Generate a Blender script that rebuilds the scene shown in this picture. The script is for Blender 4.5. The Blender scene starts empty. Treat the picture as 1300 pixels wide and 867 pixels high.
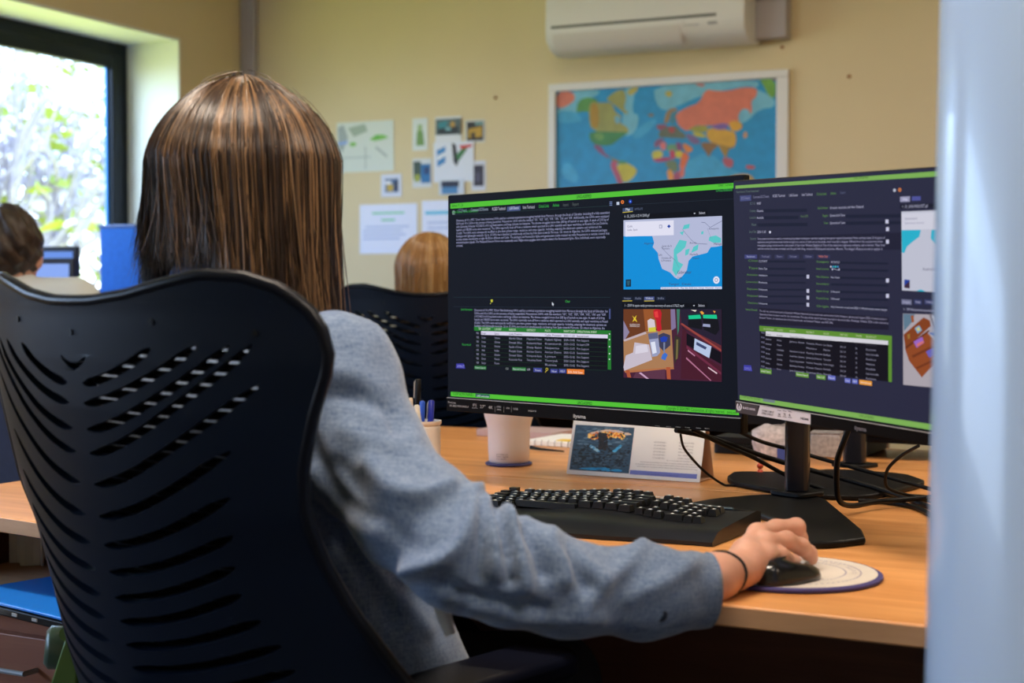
import bpy, bmesh, math, random
import numpy as np
from mathutils import Vector, Matrix
random.seed(7); rng = np.random.default_rng(7)
C = bpy.context.scene.collection
PI = math.pi
R = math.radians
def lin(c):
    return tuple(((v/255)/12.92 if v/255 <= .04045 else ((v/255+.055)/1.055)**2.4) for v in c)

# ---------------------------------------------------------------- camera, world, light, exposure
FPX, PITCH, CAMH = 1900.0, math.atan(63.5/1900), 1.06
cam = bpy.data.objects.new('camera', bpy.data.cameras.new('camera')); C.objects.link(cam)
cam.location = (0, 0, CAMH); cam.rotation_euler = (PI/2-PITCH, 0, 0)
cam.data.sensor_width = 36; cam.data.lens = FPX*36/1300; cam.data.clip_start = .05
cam.data.dof.use_dof = True; cam.data.dof.focus_distance = 2.2; cam.data.dof.aperture_fstop = 5.0
S = bpy.context.scene; S.camera = cam
S.view_settings.view_transform = 'Standard'; S.view_settings.look = 'None'
S.view_settings.exposure = 0.0; S.view_settings.gamma = 1; S.view_settings.use_curve_mapping = False
S.cycles.use_denoising = True; S.cycles.max_bounces = 7; S.cycles.transparent_max_bounces = 16
S.cycles.sample_clamp_indirect = 4.0; S.cycles.caustics_reflective = False; S.cycles.caustics_refractive = False
WORLD_K = 8.5
w = bpy.data.worlds.new('world'); S.world = w; w.use_nodes = True
nt = w.node_tree; nt.nodes.clear()
tc = nt.nodes.new('ShaderNodeTexCoord'); sx = nt.nodes.new('ShaderNodeSeparateXYZ'); rp = nt.nodes.new('ShaderNodeValToRGB')
mm = nt.nodes.new('ShaderNodeMapRange'); mm.inputs[1].default_value = -.35; mm.inputs[2].default_value = .5
bg = nt.nodes.new('ShaderNodeBackground'); wo = nt.nodes.new('ShaderNodeOutputWorld')
nt.links.new(tc.outputs['Generated'], sx.inputs[0]); nt.links.new(sx.outputs['Z'], mm.inputs[0])
nt.links.new(mm.outputs[0], rp.inputs[0]); nt.links.new(rp.outputs[0], bg.inputs[0]); nt.links.new(bg.outputs[0], wo.inputs[0])
rp.color_ramp.elements[0].position = 0.1; rp.color_ramp.elements[0].color = (.44, .50, .14, 1)   # sunlit ground and shrubs
rp.color_ramp.elements[1].position = .62; rp.color_ramp.elements[1].color = (.44, .62, 1, 1)      # blue sky
e = rp.color_ramp.elements.new(.4); e.color = (.80, .86, 1, 1)
bg.inputs[1].default_value = WORLD_K

WYAW = R(-25.1)                                    # the room is turned against the camera
CORNER = Vector((-1.164, 6.54, 0))
RM = Matrix.Translation(CORNER) @ Matrix.Rotation(WYAW, 4, 'Z')   # room frame: x along back wall, -y toward camera
DYAW = R(-28)
WIN1 = (-2.7, -.45, .95, 2.09); WIN2 = (-7.6, -3.7, .95, 2.15)
def area_light(name, M, sx, sy, power, col, portal=False, spread=PI):
    l = bpy.data.lights.new(name, 'AREA'); l.shape = 'RECTANGLE'; l.size = sx; l.size_y = sy
    l.energy = power; l.color = col; l.spread = spread
    o = bpy.data.objects.new(name, l); C.objects.link(o); o.matrix_world = M
    if portal: l.cycles.is_portal = True
    return o
# added lamp standing in for sky light through the near window (off frame)
M = RM @ Matrix.Translation((-.75, (WIN2[0]+WIN2[1])/2, 2.35)) @ Matrix.Rotation(-R(62), 4, 'Y')
area_light('sky_fill', M, 1.2, 3.8, 95, (.62, .78, 1))
M = RM @ Matrix.Translation((-.62, -1.6, 2.30)) @ Matrix.Rotation(R(38), 4, 'Z') @ Matrix.Rotation(-R(58), 4, 'Y')
area_light('sky_fill', M, .8, 1.9, 60, (.50, .66, 1))  # second added lamp, outside the left window, tints the lower back wall blue
# ceiling luminaires (the fittings themselves are built below)
LUMS = [(2.2, -2.0), (4.6, -2.0), (2.9, -4.3), (4.6, -5.0)]
LUM_P = (9, 28, 52, 50)
for (lx, ly), LP_ in zip(LUMS, LUM_P):
    M = RM @ Matrix.Translation((lx, ly, 2.655))
    area_light('luminaire_light', M, 1.1, .25, LP_, (1, .84, .68))

# ---------------------------------------------------------------- geometry from the calibrated view
cp, sp = math.cos(PITCH), math.sin(PITCH)
def ray(px, py):
    v = (433.5-py)/FPX
    return Vector(((px-650)/FPX, cp+v*sp, -sp+v*cp))
O0 = Vector((0, 0, CAMH))
def at(px, py, Y):
    d = ray(px, py); return O0 + d*(Y/d.y)
def onz(px, py, z):
    d = ray(px, py); return O0 + d*((z-CAMH)/d.z)
def onplane(px, py, p, n):
    d = ray(px, py); return O0 + d*((Vector(p)-O0).dot(n)/d.dot(n))
def proj(P):
    P = np.asarray(P, float); d = P-np.array([0, 0, CAMH])
    z = d[..., 1]*cp-d[..., 2]*sp; y = d[..., 1]*sp+d[..., 2]*cp
    return 650+FPX*d[..., 0]/z, 433.5-FPX*y/z

# ---------------------------------------------------------------- materials
MATS = {}
def mat(name, col, rough=.6, metal=0, spec=.5, noise=0, nscale=30, bump=0, bscale=200, coat=0, emit=None, estr=1, sss=0, sheen=0, alpha=None):
    if name in MATS: return MATS[name]
    m = bpy.data.materials.new(name); m.use_nodes = True; N = m.node_tree.nodes; L = m.node_tree.links
    b = N['Principled BSDF']; b.inputs['Base Color'].default_value = (*col, 1)
    b.inputs['Roughness'].default_value = rough; b.inputs['Metallic'].default_value = metal
    b.inputs['Specular IOR Level'].default_value = spec; b.inputs['Coat Weight'].default_value = coat
    b.inputs['Sheen Weight'].default_value = sheen
    if sss:
        b.inputs['Subsurface Weight'].default_value = sss; b.inputs['Subsurface Scale'].default_value = .01
        b.inputs['Subsurface Radius'].default_value = (1, .3, .2)
    if emit: b.inputs['Emission Color'].default_value = (*emit, 1); b.inputs['Emission Strength'].default_value = estr
    t = N.new('ShaderNodeTexCoord')
    if noise:
        n = N.new('ShaderNodeTexNoise'); n.inputs['Scale'].default_value = nscale; n.inputs['Detail'].default_value = 4
        L.new(t.outputs['Object'], n.inputs['Vector'])
        r = N.new('ShaderNodeMapRange'); r.inputs[1].default_value = .3; r.inputs[2].default_value = .7
        r.inputs[3].default_value = 1-noise; r.inputs[4].default_value = 1+noise
        L.new(n.outputs['Fac'], r.inputs[0])
        h = N.new('ShaderNodeVectorMath'); h.operation = 'SCALE'; h.inputs[0].default_value = col
        L.new(r.outputs[0], h.inputs['Scale']); L.new(h.outputs[0], b.inputs['Base Color'])
    if bump:
        n = N.new('ShaderNodeTexNoise'); n.inputs['Scale'].default_value = bscale
        L.new(t.outputs['Object'], n.inputs['Vector'])
        u = N.new('ShaderNodeBump'); u.inputs['Strength'].default_value = bump; u.inputs['Distance'].default_value = .002
        L.new(n.outputs['Fac'], u.inputs['Height']); L.new(u.outputs[0], b.inputs['Normal'])
    MATS[name] = m; return m
def emis(rgb, k=1.0):
    name = 'glow_%02x%02x%02x_%d' % (*[int(v) for v in rgb], int(k*100))
    if name in MATS: return MATS[name]
    c = lin(rgb)
    m = mat(name, (0.002, .002, .003), rough=.5, spec=.03, emit=c, estr=k); return m
def wood(name, c1, c2, rough=.38, rot=0, sc=1.0):
    if name in MATS: return MATS[name]
    m = bpy.data.materials.new(name); m.use_nodes = True; N = m.node_tree.nodes; L = m.node_tree.links
    b = N['Principled BSDF']; b.inputs['Roughness'].default_value = rough
    t = N.new('ShaderNodeTexCoord'); mp = N.new('ShaderNodeMapping'); mp.inputs['Scale'].default_value = (1.2*sc, 14*sc, 14*sc)
    mp.inputs['Rotation'].default_value = (0, 0, rot)
    L.new(t.outputs['Object'], mp.inputs[0])
    n = N.new('ShaderNodeTexNoise'); n.inputs['Scale'].default_value = 2.2; n.inputs['Detail'].default_value = 7; n.inputs['Roughness'].default_value = .6
    n.inputs['Distortion'].default_value = .6
    L.new(mp.outputs[0], n.inputs['Vector'])
    r = N.new('ShaderNodeValToRGB'); r.color_ramp.elements[0].position = .36; r.color_ramp.elements[1].position = .66
    r.color_ramp.elements[0].color = (*c1, 1); r.color_ramp.elements[1].color = (*c2, 1)
    L.new(n.outputs['Fac'], r.inputs[0]); L.new(r.outputs[0], b.inputs['Base Color'])
    MATS[name] = m; return m

M_wall = mat('cream_paint', (.68, .57, .345), rough=.75, noise=.02, nscale=3, bump=.15, bscale=120)
M_white = mat('white_plastic', (.70, .70, .68), rough=.4)
M_reveal = mat('white_paint', (.74, .76, .72), rough=.6)
M_ceil = mat('ceiling_paint', (.60, .59, .56), rough=.8, noise=.02)
M_floor = mat('floor_carpet', (.035, .04, .055), rough=.95, noise=.25, nscale=90, bump=.5)
M_frame = mat('window_frame_paint', (.004, .008, .016), rough=.4, spec=.2)
M_black = mat('black_plastic', (.004, .004, .005), rough=.45, spec=.16)
M_blackg = mat('black_gloss', (.008, .008, .010), rough=.18)
M_chair = mat('chair_plastic', (.0025, .006, .016), rough=.42, spec=.16, noise=.15, nscale=8)
M_rim = mat('chair_rim', (.003, .004, .008), rough=.30, spec=.22)
M_desk = wood('beech_laminate', (.60, .25, .075), (.76, .36, .125), rough=.34)
M_edge = wood('beech_edge', (.42, .24, .13), (.52, .31, .18), rough=.5)
M_darkwood = wood('dark_panel_wood', (.10, .035, .02), (.15, .055, .03), rough=.6)  # dark brown-red wood of the desk side and modesty panels
M_ped = wood('pedestal_wood', (.26, .085, .045), (.34, .12, .06), rough=.5)
M_paper = mat('paper', (.80, .81, .80), rough=.7)
M_grey = mat('grey_plastic', (.30, .31, .33), rough=.5)
M_trunk = mat('trunking_plastic', (.42, .40, .42), rough=.5)
M_blue_fab = mat('blue_screen_fabric', (.006, .12, .52), rough=.8, noise=.08, nscale=60)
M_navy = mat('navy_fabric', (.012, .018, .05), rough=.85, noise=.1, nscale=60)
M_skin = mat('skin', (.62, .33, .24), rough=.42, sss=.12, noise=.07, nscale=55)
M_steel = mat('dark_steel', (.03, .03, .033), rough=.38, metal=.3)

# ---------------------------------------------------------------- mesh builder (world coordinates, optional frame)
class MB:
    def __init__(s, M=None): s.v = []; s.f = []; s.mi = []; s.M = M or Matrix.Identity(4)
    def add(s, vs, fs, mi=0, M=None):
        o = len(s.v); T = s.M @ M if M is not None else s.M
        s.v += [T @ Vector(p) for p in vs]; s.f += [[i+o for i in f] for f in fs]; s.mi += [mi]*len(fs); return s
    def box(s, c, d, mi=0, M=None):
        x, y, z = [k/2 for k in d]; cx, cy, cz = c
        vs = [(cx+a*x, cy+b*y, cz+e*z) for e in (-1, 1) for b in (-1, 1) for a in (-1, 1)]
        return s.add(vs, [(0,2,3,1),(4,5,7,6),(0,1,5,4),(2,6,7,3),(0,4,6,2),(1,3,7,5)], mi, M)
    def quad(s, a, b, c, d, mi=0): return s.add([a, b, c, d], [(0,1,2,3)], mi)
    def prism(s, pts, z0, z1, mi=0, M=None, cap=True):
        n = len(pts); vs = [(p[0], p[1], z0) for p in pts]+[(p[0], p[1], z1) for p in pts]
        fs = [(i, (i+1) % n, (i+1) % n+n, i+n) for i in range(n)]
        if cap: fs += [tuple(range(n))[::-1], tuple(range(n, 2*n))]
        return s.add(vs, fs, mi, M)
    def lathe(s, prof, c=(0,0,0), n=40, mi=0, M=None):
        vs = []; fs = []
        for r, z in prof:
            for k in range(n): a = 2*PI*k/n; vs.append((c[0]+r*math.cos(a), c[1]+r*math.sin(a), c[2]+z))
        for j in range(len(prof)-1):
            for k in range(n): fs.append((j*n+k, j*n+(k+1) % n, (j+1)*n+(k+1) % n, (j+1)*n+k))
        fs.append(tuple(range(n))[::-1]); fs.append(tuple(range((len(prof)-1)*n, len(prof)*n)))
        return s.add(vs, fs, mi, M)
    def tube(s, path, r, n=8, mi=0, closed=False, M=None):
        P = [Vector(p) for p in path]; m = len(P); vs = []; fs = []
        rr = r if hasattr(r, '__len__') else [r]*m
        up = None
        for i in range(m):
            if closed: t = P[(i+1) % m]-P[i-1]
            else: t = P[min(i+1, m-1)]-P[max(i-1, 0)]
            t.normalize()
            if up is None: up = Vector((0,0,1)) if abs(t.z) < .9 else Vector((1,0,0))
            a = t.cross(up); a.normalize(); b = a.cross(t); b.normalize(); up = b
            for k in range(n):
                q = 2*PI*k/n; vs.append(P[i]+(a*math.cos(q)+b*math.sin(q))*rr[i])
        for i in range(m if closed else m-1):
            j = (i+1) % m
            for k in range(n): fs.append((i*n+k, i*n+(k+1) % n, j*n+(k+1) % n, j*n+k))
        if not closed: fs.append(tuple(range(n))[::-1]); fs.append(tuple(range((m-1)*n, m*n)))
        return s.add(vs, fs, mi, M)
    def cyl(s, a, b, r, n=20, mi=0, r2=None): return s.tube([a, b], [r, r if r2 is None else r2], n, mi)
    def ball(s, c, r, mi=0, n=16, sc=(1,1,1)):
        prof = [(max(1e-4, r*math.sin(PI*k/10)), -r*math.cos(PI*k/10)) for k in range(11)]
        return s.lathe(prof, (0,0,0), n, mi, Matrix.Translation(c) @ Matrix.Diagonal((*sc, 1)))
    def build(s, name, mats, parent=None, smooth=None, bevel=0, seg=2, origin=None):
        if not isinstance(mats, (list, tuple)): mats = [mats]
        W = wmat(parent) if parent else (origin if origin is not None else Matrix.Identity(4))
        if not parent and origin is None:
            xs = [p.x for p in s.v]; ys = [p.y for p in s.v]; zs = [p.z for p in s.v]
            W = Matrix.Translation(((min(xs)+max(xs))/2, (min(ys)+max(ys))/2, min(zs)))
        I = W.inverted(); me = bpy.data.meshes.new(name)
        me.from_pydata([I @ p for p in s.v], [], s.f); me.validate()
        for m in mats: me.materials.append(m)
        if len(me.polygons) == len(s.mi): me.polygons.foreach_set('material_index', s.mi)
        bm = bmesh.new(); bm.from_mesh(me); bmesh.ops.recalc_face_normals(bm, faces=bm.faces); bm.to_mesh(me); bm.free()
        if smooth is not None: shade(me, smooth)
        o = bpy.data.objects.new(name, me); C.objects.link(o)
        if parent: o.parent = parent
        else: o.matrix_world = W
        if bevel:
            b = o.modifiers.new('bevel', 'BEVEL'); b.width = bevel; b.segments = seg; b.limit_method = 'ANGLE'; b.angle_limit = R(40)
            if smooth is None: shade(me, 40)
        return o
def shade(me, ang):
    me.polygons.foreach_set('use_smooth', [True]*len(me.polygons))
    bm = bmesh.new(); bm.from_mesh(me)
    for e in bm.edges:
        if len(e.link_faces) == 2 and e.calc_face_angle(0) > R(ang): e.smooth = False
    bm.to_mesh(me); bm.free()
def wmat(o):
    M = o.matrix_local if False else Matrix.LocRotScale(o.location, o.rotation_euler.to_quaternion(), o.scale)
    return wmat(o.parent) @ M if o.parent else M
def frame(loc, yaw=0, tilt=0, roll=0):
    return Matrix.Translation(loc) @ Matrix.Rotation(yaw, 4, 'Z') @ Matrix.Rotation(tilt, 4, 'X') @ Matrix.Rotation(roll, 4, 'Y')
def thing(name, label, cat, loc=(0,0,0), yaw=0, group=None, rot=None):
    o = bpy.data.objects.new(name, None); C.objects.link(o); o.empty_display_size = .05
    o.location = loc; o.rotation_euler = rot if rot else (0, 0, yaw)
    o['label'] = label; o['category'] = cat
    if group: o['group'] = group
    return o
def tag(o, label, cat, group=None, kind=None):
    o['label'] = label; o['category'] = cat
    if group: o['group'] = group
    if kind: o['kind'] = kind
    return o
def struct(o): o['kind'] = 'structure'; return o
def copy_tree(o, parent=None):
    c = o.copy(); C.objects.link(c); c.parent = parent
    for ch in [x for x in bpy.data.objects if x.parent == o]: copy_tree(ch, c)
    return c
def mesh_obj(name, V, F, m, parent=None, smooth=True):
    W = wmat(parent) if parent else Matrix.Identity(4)
    I = np.array(W.inverted()); V = np.asarray(V, float); V = V @ I[:3, :3].T + I[:3, 3]
    me = bpy.data.meshes.new(name); me.from_pydata(V.tolist(), [], [list(map(int, f)) for f in F]); me.materials.append(m)
    if smooth: me.polygons.foreach_set('use_smooth', [True]*len(me.polygons))
    o = bpy.data.objects.new(name, me); C.objects.link(o)
    if parent: o.parent = parent
    return o

def text_into(mb, s, x, y, size, mi=0, M=None, align='LEFT', sx=1.0, bold=0.0, flip=False):
    """lettering as flat mesh in the x/z plane of M (front faces -y)"""
    cu = bpy.data.curves.new('t', 'FONT'); cu.body = s; cu.size = size; cu.align_x = align; cu.resolution_u = 2; cu.offset = bold
    o = bpy.data.objects.new('t', cu); C.objects.link(o)
    dg = bpy.context.evaluated_depsgraph_get(); me = bpy.data.meshes.new_from_object(o.evaluated_get(dg))
    k = -1 if flip else 1
    mb.add([(x+k*v.co.x*sx, 0, y+k*v.co.y) for v in me.vertices], [tuple(p.vertices) for p in me.polygons], mi, M)
    bpy.data.objects.remove(o); bpy.data.curves.remove(cu); bpy.data.meshes.remove(me)

# signed-distance bodies -> one continuous surface (naive surface nets)
def rc(a, b, ra, rb, sq=None): return ('c', np.array(a, float), np.array(b, float), ra, rb, sq)
def ell(c, r, yaw=0): return ('e', np.array(c, float), np.array(r, float), yaw, None, None)
def sdf_eval(P, prims, k):
    D = np.full(len(P), 9.0)
    for q in prims:
        if q[0] == 'c':
            a, b, ra, rb, sq = q[1:]
            ba = b-a; h = np.clip(((P-a) @ ba)/max(ba @ ba, 1e-9), 0, 1)
            d = P-a-h[:, None]*ba
            if sq is not None:      # flattened along a unit direction by a factor
                n, fct = sq; n = np.array(n, float); n /= np.linalg.norm(n); dn = d @ n
                d = d+np.outer(dn*(1/fct-1), n)
            d = np.linalg.norm(d, axis=1)-(ra+(rb-ra)*h)
        else:
            c, r, yaw = q[1], q[2], q[3]; X = P-c; cy, sy = math.cos(-yaw), math.sin(-yaw)
            X = np.stack([X[:, 0]*cy-X[:, 1]*sy, X[:, 0]*sy+X[:, 1]*cy, X[:, 2]], 1)
            k0 = np.linalg.norm(X/r, axis=1); k1 = np.linalg.norm(X/(r*r), axis=1); d = k0*(k0-1)/np.maximum(k1, 1e-9)
        hh = np.clip(.5+.5*(D-d)/k, 0, 1)
        D = D*(1-hh)+d*hh-k*hh*(1-hh)
    return D
def surface(prims, h, k, pad=.02, cut=None):
    lo = np.full(3, 9.); hi = -lo
    for q in prims:
        if q[0] == 'c':
            m = max(q[3], q[4])*1.1; lo = np.minimum(lo, np.minimum(q[1], q[2])-m); hi = np.maximum(hi, np.maximum(q[1], q[2])+m)
        else: m = q[2].max(); lo = np.minimum(lo, q[1]-m); hi = np.maximum(hi, q[1]+m)
    lo -= pad; hi += pad
    n = np.ceil((hi-lo)/h).astype(int)+1
    ax = [lo[i]+h*np.arange(n[i]) for i in range(3)]
    G = np.empty(n)
    for i in range(n[0]):
        Y, Z = np.meshgrid(ax[1], ax[2], indexing='ij')
        P = np.stack([np.full(Y.size, ax[0][i]), Y.ravel(), Z.ravel()], 1)
        d = sdf_eval(P, prims, k)
        if cut is not None: d = np.maximum(d, cut(P))
        G[i] = d.reshape(n[1], n[2])
    s = G < 0
    c = [(a, b, e) for a in (0,1) for b in (0,1) for e in (0,1)]
    sl = lambda a, b, e: (slice(a, n[0]-1+a), slice(b, n[1]-1+b), slice(e, n[2]-1+e))
    cnt = sum(s[sl(*q)].astype(int) for q in c); act = (cnt > 0) & (cnt < 8)
    ids = -np.ones(act.shape, int); idx = np.argwhere(act); ids[act] = np.arange(len(idx))
    acc = np.zeros((len(idx), 3)); num = np.zeros(len(idx))
    for i, qa in enumerate(c):
        for qb in c[i+1:]:
            if sum(abs(x-y) for x, y in zip(qa, qb)) != 1: continue
            ga = G[idx[:, 0]+qa[0], idx[:, 1]+qa[1], idx[:, 2]+qa[2]]; gb = G[idx[:, 0]+qb[0], idx[:, 1]+qb[1], idx[:, 2]+qb[2]]
            x = (ga < 0) != (gb < 0); t = np.where(x, ga/np.where(x, ga-gb, 1), 0)
            p = np.array(qa)+t[:, None]*(np.array(qb)-np.array(qa)); acc += p*x[:, None]; num += x
    V = lo+h*(idx+acc/num[:, None])
    F = []
    for a in range(3):
        b, e = (a+1) % 3, (a+2) % 3
        s0 = [slice(0, n[i]) for i in range(3)]; s1 = list(s0); s0[a] = slice(0, n[a]-1); s1[a] = slice(1, n[a])
        x0, x1 = s[tuple(s0)], s[tuple(s1)]
        E_ = np.argwhere(x0 != x1)
        E_ = E_[(E_[:, b] > 0) & (E_[:, e] > 0) & (E_[:, b] < n[b]-1) & (E_[:, e] < n[e]-1)]
        db = np.zeros(3, int); db[b] = 1; de = np.zeros(3, int); de[e] = 1
        q = [ids[tuple((E_-o).T)] for o in (db+de, de, 0*db, db)]
        q = np.stack(q, 1); fl = x0[tuple(E_.T)]
        q[~fl] = q[~fl][:, ::-1]; F.append(q)
    F = np.concatenate(F); F = F[(F >= 0).all(1)]
    return V, F

# ================================================================ SETTING
ROOMX, ROOMY, ROOMZ = 6.8, -8.6, 2.7
def rbox(name, m, x0, x1, y0, y1, z0, z1, parent=None, bevel=0):
    return MB(RM).box(((x0+x1)/2, (y0+y1)/2, (z0+z1)/2), (x1-x0, y1-y0, z1-z0)).build(name, m, parent, bevel=bevel)
struct(rbox('floor', M_floor, -.35, ROOMX+.2, ROOMY-.2, .2, -.1, 0))
struct(rbox('ceiling', M_ceil, -.35, ROOMX+.2, ROOMY-.2, .2, ROOMZ, ROOMZ+.1))
struct(rbox('wall_back', M_wall, 0, ROOMX+.2, 0, .2, 0, ROOMZ))
struct(rbox('wall_right', M_wall, ROOMX, ROOMX+.2, ROOMY, 0, 0, ROOMZ))
struct(rbox('wall_front', M_wall, 0, ROOMX, ROOMY-.2, ROOMY, 0, ROOMZ))
wl = MB(RM)
def wseg(y0, y1, z0, z1, mi=0): wl.box((-.16, (y0+y1)/2, (z0+z1)/2), (.32, y1-y0, z1-z0), mi)
wseg(WIN1[1], .2, 0, ROOMZ); wseg(WIN2[1], WIN1[0], 0, ROOMZ); wseg(ROOMY-.2, WIN2[0], 0, ROOMZ)
for W_ in (WIN1, WIN2): wseg(W_[0], W_[1], 0, W_[2]); wseg(W_[0], W_[1], W_[3], ROOMZ)
struct(wl.build('wall_left', M_wall))
M_glass = bpy.data.materials.new('window_glass'); M_glass.use_nodes = True
N = M_glass.node_tree.nodes; N.clear(); L_ = M_glass.node_tree.links
a = N.new('ShaderNodeBsdfTransparent'); a.inputs[0].default_value = (.93, .96, .96, 1); b = N.new('ShaderNodeBsdfGlossy'); b.inputs[1].default_value = .02
mx = N.new('ShaderNodeMixShader'); ou = N.new('ShaderNodeOutputMaterial')
mx.inputs[0].default_value = .05; L_.new(a.outputs[0], mx.inputs[1]); L_.new(b.outputs[0], mx.inputs[2]); L_.new(mx.outputs[0], ou.inputs[0])
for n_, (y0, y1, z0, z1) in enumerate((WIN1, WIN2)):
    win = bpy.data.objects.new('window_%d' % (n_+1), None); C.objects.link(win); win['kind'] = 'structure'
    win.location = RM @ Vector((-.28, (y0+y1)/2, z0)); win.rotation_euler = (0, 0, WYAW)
    m = MB(RM); t = .012                                   # white lining of the opening
    m.box((-.13, y1-t/2+.001, (z0+z1)/2), (.268, t, z1-z0)); m.box((-.13, y0+t/2, (z0+z1)/2), (.268, t, z1-z0))
    m.box((-.13, (y0+y1)/2, z1-t/2), (.268, y1-y0, t)); m.box((-.12, (y0+y1)/2, z0+t/2), (.29, y1-y0, t))
    m.build('reveal_lining', M_reveal, win)
    m = MB(RM); F1 = .085
    for (ya, yb, za, zb) in ((y0, y0+F1, z0, z1), (y1-F1, y1, z0, z1), (y0+F1, y1-F1, z1-F1, z1), (y0+F1, y1-F1, z0, z0+F1)):
        m.box((-.285, (ya+yb)/2, (za+zb)/2), (.05, yb-ya-.0, zb-za))
    m.build('window_frame', M_frame, win, bevel=.004)
    m = MB(RM); F2 = .055; a0, a1, b0, b1 = y0+F1-.02, y1-F1+.02, z0+F1-.02, z1-F1+.02
    for (ya, yb, za, zb) in ((a0, a0+F2, b0, b1), (a1-F2, a1, b0, b1), (a0+F2, a1-F2, b1-F2, b1), (a0+F2, a1-F2, b0, b0+F2)):
        m.box((-.262, (ya+yb)/2, (za+zb)/2), (.035, yb-ya, zb-za))
    m.build('sash_frame', M_frame, win, bevel=.004)
    MB(RM).box((-.272, y1-F1+.02-F2-.006, (z0+z1)/2), (.012, .011, z1-z0-2*F1-.07)).build('reflection_strip', mat('reflection_blue', (.005, .16, .50), rough=.5), win)  # interior reflection on the sash, put in as a blue strip
    g = MB(RM); g.box((-.287, (y0+y1)/2, (z0+z1)/2), (.006, y1-y0-2*F1, z1-z0-2*F1)); g.build('glass_pane', M_glass, win)
struct(rbox('trim_1', M_trunk, .0, .075, -.03, 0, 0, ROOMZ, bevel=.004))        # pipe boxing in the room corner
struct(rbox('baseboard_back', M_white, .08, ROOMX, -.018, 0, 0, .1, bevel=.003))
struct(rbox('baseboard_left', M_white, 0, .018, ROOMY, -.03, 0, .1, bevel=.003))
for k, (lx, ly) in enumerate(LUMS):
    lt = thing('ceiling_light', ['slim ceiling light nearest the window and back wall', 'slim ceiling light over the world map side', 'slim ceiling light over the left desks', 'slim ceiling light behind the camera'][k], 'light', RM @ Vector((lx, ly, 2.66)), WYAW, 'ceiling lights')
    MB(RM).box((lx, ly, 2.68), (1.2, .30, .04)).build('housing', M_white, lt, bevel=.004)
    MB(RM).box((lx, ly, 2.6585), (1.12, .24, .003)).build('diffuser', mat('lamp_diffuser', (.9, .9, .9), emit=(1, .9, .75), estr=2.5), lt)

# ---- shrub outside
bush = thing('shrub', 'sunlit pale shrub seen through the window on the left', 'shrub', RM @ Vector((-3.6, 2.6, 0)))
m = MB(RM)
def branch(p, d, r, depth):
    n = 5; P = [Vector(p)]; rr = [r]
    for i in range(n):
        d = (d+Vector((random.uniform(-.3,.3), random.uniform(-.3,.3), random.uniform(-.12,.2)))).normalized()
        P.append(P[-1]+d*(.16+.05*depth)); rr.append(r*(1-.12*(i+1)))
    m.tube(P, rr, 5)
    if depth:
        for q in P[2:]:
            for _ in range(2): branch(q, (d+Vector((random.uniform(-1,1), random.uniform(-1,1), random.uniform(-.3,.8)))).normalized(), r*.55, depth-1)
for i in range(11): branch((-4.4+random.uniform(0,1.6), -.2+i*.5, 0), Vector((random.uniform(-.2,.2), random.uniform(-.2,.2), 1)), .045, 2)
m.build('branches', mat('bark', (.36, .33, .42), rough=.9, noise=.2), bush)
def leaf_mesh(n, mname, col, name, size):
    V = []; Fc = []
    for i in range(n):
        c = Vector((random.uniform(-4.9, -2.5), random.uniform(-.8, 5.6), random.uniform(.1, 3.9)))
        q = Matrix.Rotation(random.uniform(0, 6.3), 3, 'Z') @ Matrix.Rotation(random.uniform(-1.3, 1.3), 3, 'X') @ Matrix.Rotation(random.uniform(-1, 1), 3, 'Y')
        s_ = size*random.uniform(.6, 1.3); o = len(V)
        for (x, y, z) in ((-1,0,0), (-.3,.36,.08), (.5,.3,.1), (1.1,0,0), (.5,-.3,.1), (-.3,-.36,.08)): V.append(RM @ (c+q @ (Vector((x, y, z))*s_)))
        Fc.append((o, o+1, o+2, o+3, o+4, o+5))
    mesh_obj(name, [tuple(v) for v in V], Fc, mat(mname, col, rough=.7), bush, smooth=False)['kind'] = 'stuff'
leaf_mesh(3600, 'pale_leaf', (.86, .82, .92), 'glare_leaves', .085)  # near-white lavender colour imitates leaves blown out by strong daylight
leaf_mesh(1700, 'green_leaf', (.30, .38, .04), 'leaves', .10)

# ================================================================ BACK WALL
WN = Vector((math.sin(WYAW), -math.cos(WYAW), 0))                # out of the back wall into the room
def wl_xy(px, py, off=0.0):
    p = onplane(px, py, CORNER+WN*off, WN); q = RM.inverted() @ p; return q.x, q.z
def wall_frame(off): return RM @ Matrix.Translation((0, -off, 0))
# air conditioner
x0, _ = wl_xy(694, 30, .2); x1, zb = wl_xy(933, 48, .2)
_, zslot = wl_xy(800, 27, .21)
ac = thing('air_conditioner', 'white wall mounted air conditioner above the world map', 'air conditioner', RM @ Vector(((x0+x1)/2, 0, zb-.0)), WYAW)
xw0, xw1 = x0, x1+.04
prof = [(0, zb+.30), (.17, zb+.30), (.205, zb+.275), (.215, zb+.075), (.205, zb+.035), (.165, zb+.005), (.10, zb-.008), (0, zb)]
vs = [(x, -y-.002, z) for x in (xw0, xw1) for (y, z) in prof]; n = len(prof)
m = MB(RM); m.add(vs, [(i, (i+1) % n, (i+1) % n+n, i+n) for i in range(n)]+[tuple(range(n)), tuple(range(2*n-1, n-1, -1))])
m.build('body', M_white, ac, bevel=.006)
m = MB(RM); m.box(((x0+x1)/2-.02, -.2155, zb+.086), (xw1-xw0-.13, .006, .010)); m.build('front_slot', mat('slot_dark', (.08, .085, .08)), ac, bevel=.002)
fl = [(.2065, zb+.062), (.2125, zb+.062), (.200, zb+.020), (.172, zb-.002), (.170, zb+.004), (.196, zb+.024)]
m = MB(RM); n = len(fl); xa, xb = xw0+.03, xw1-.24
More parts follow.
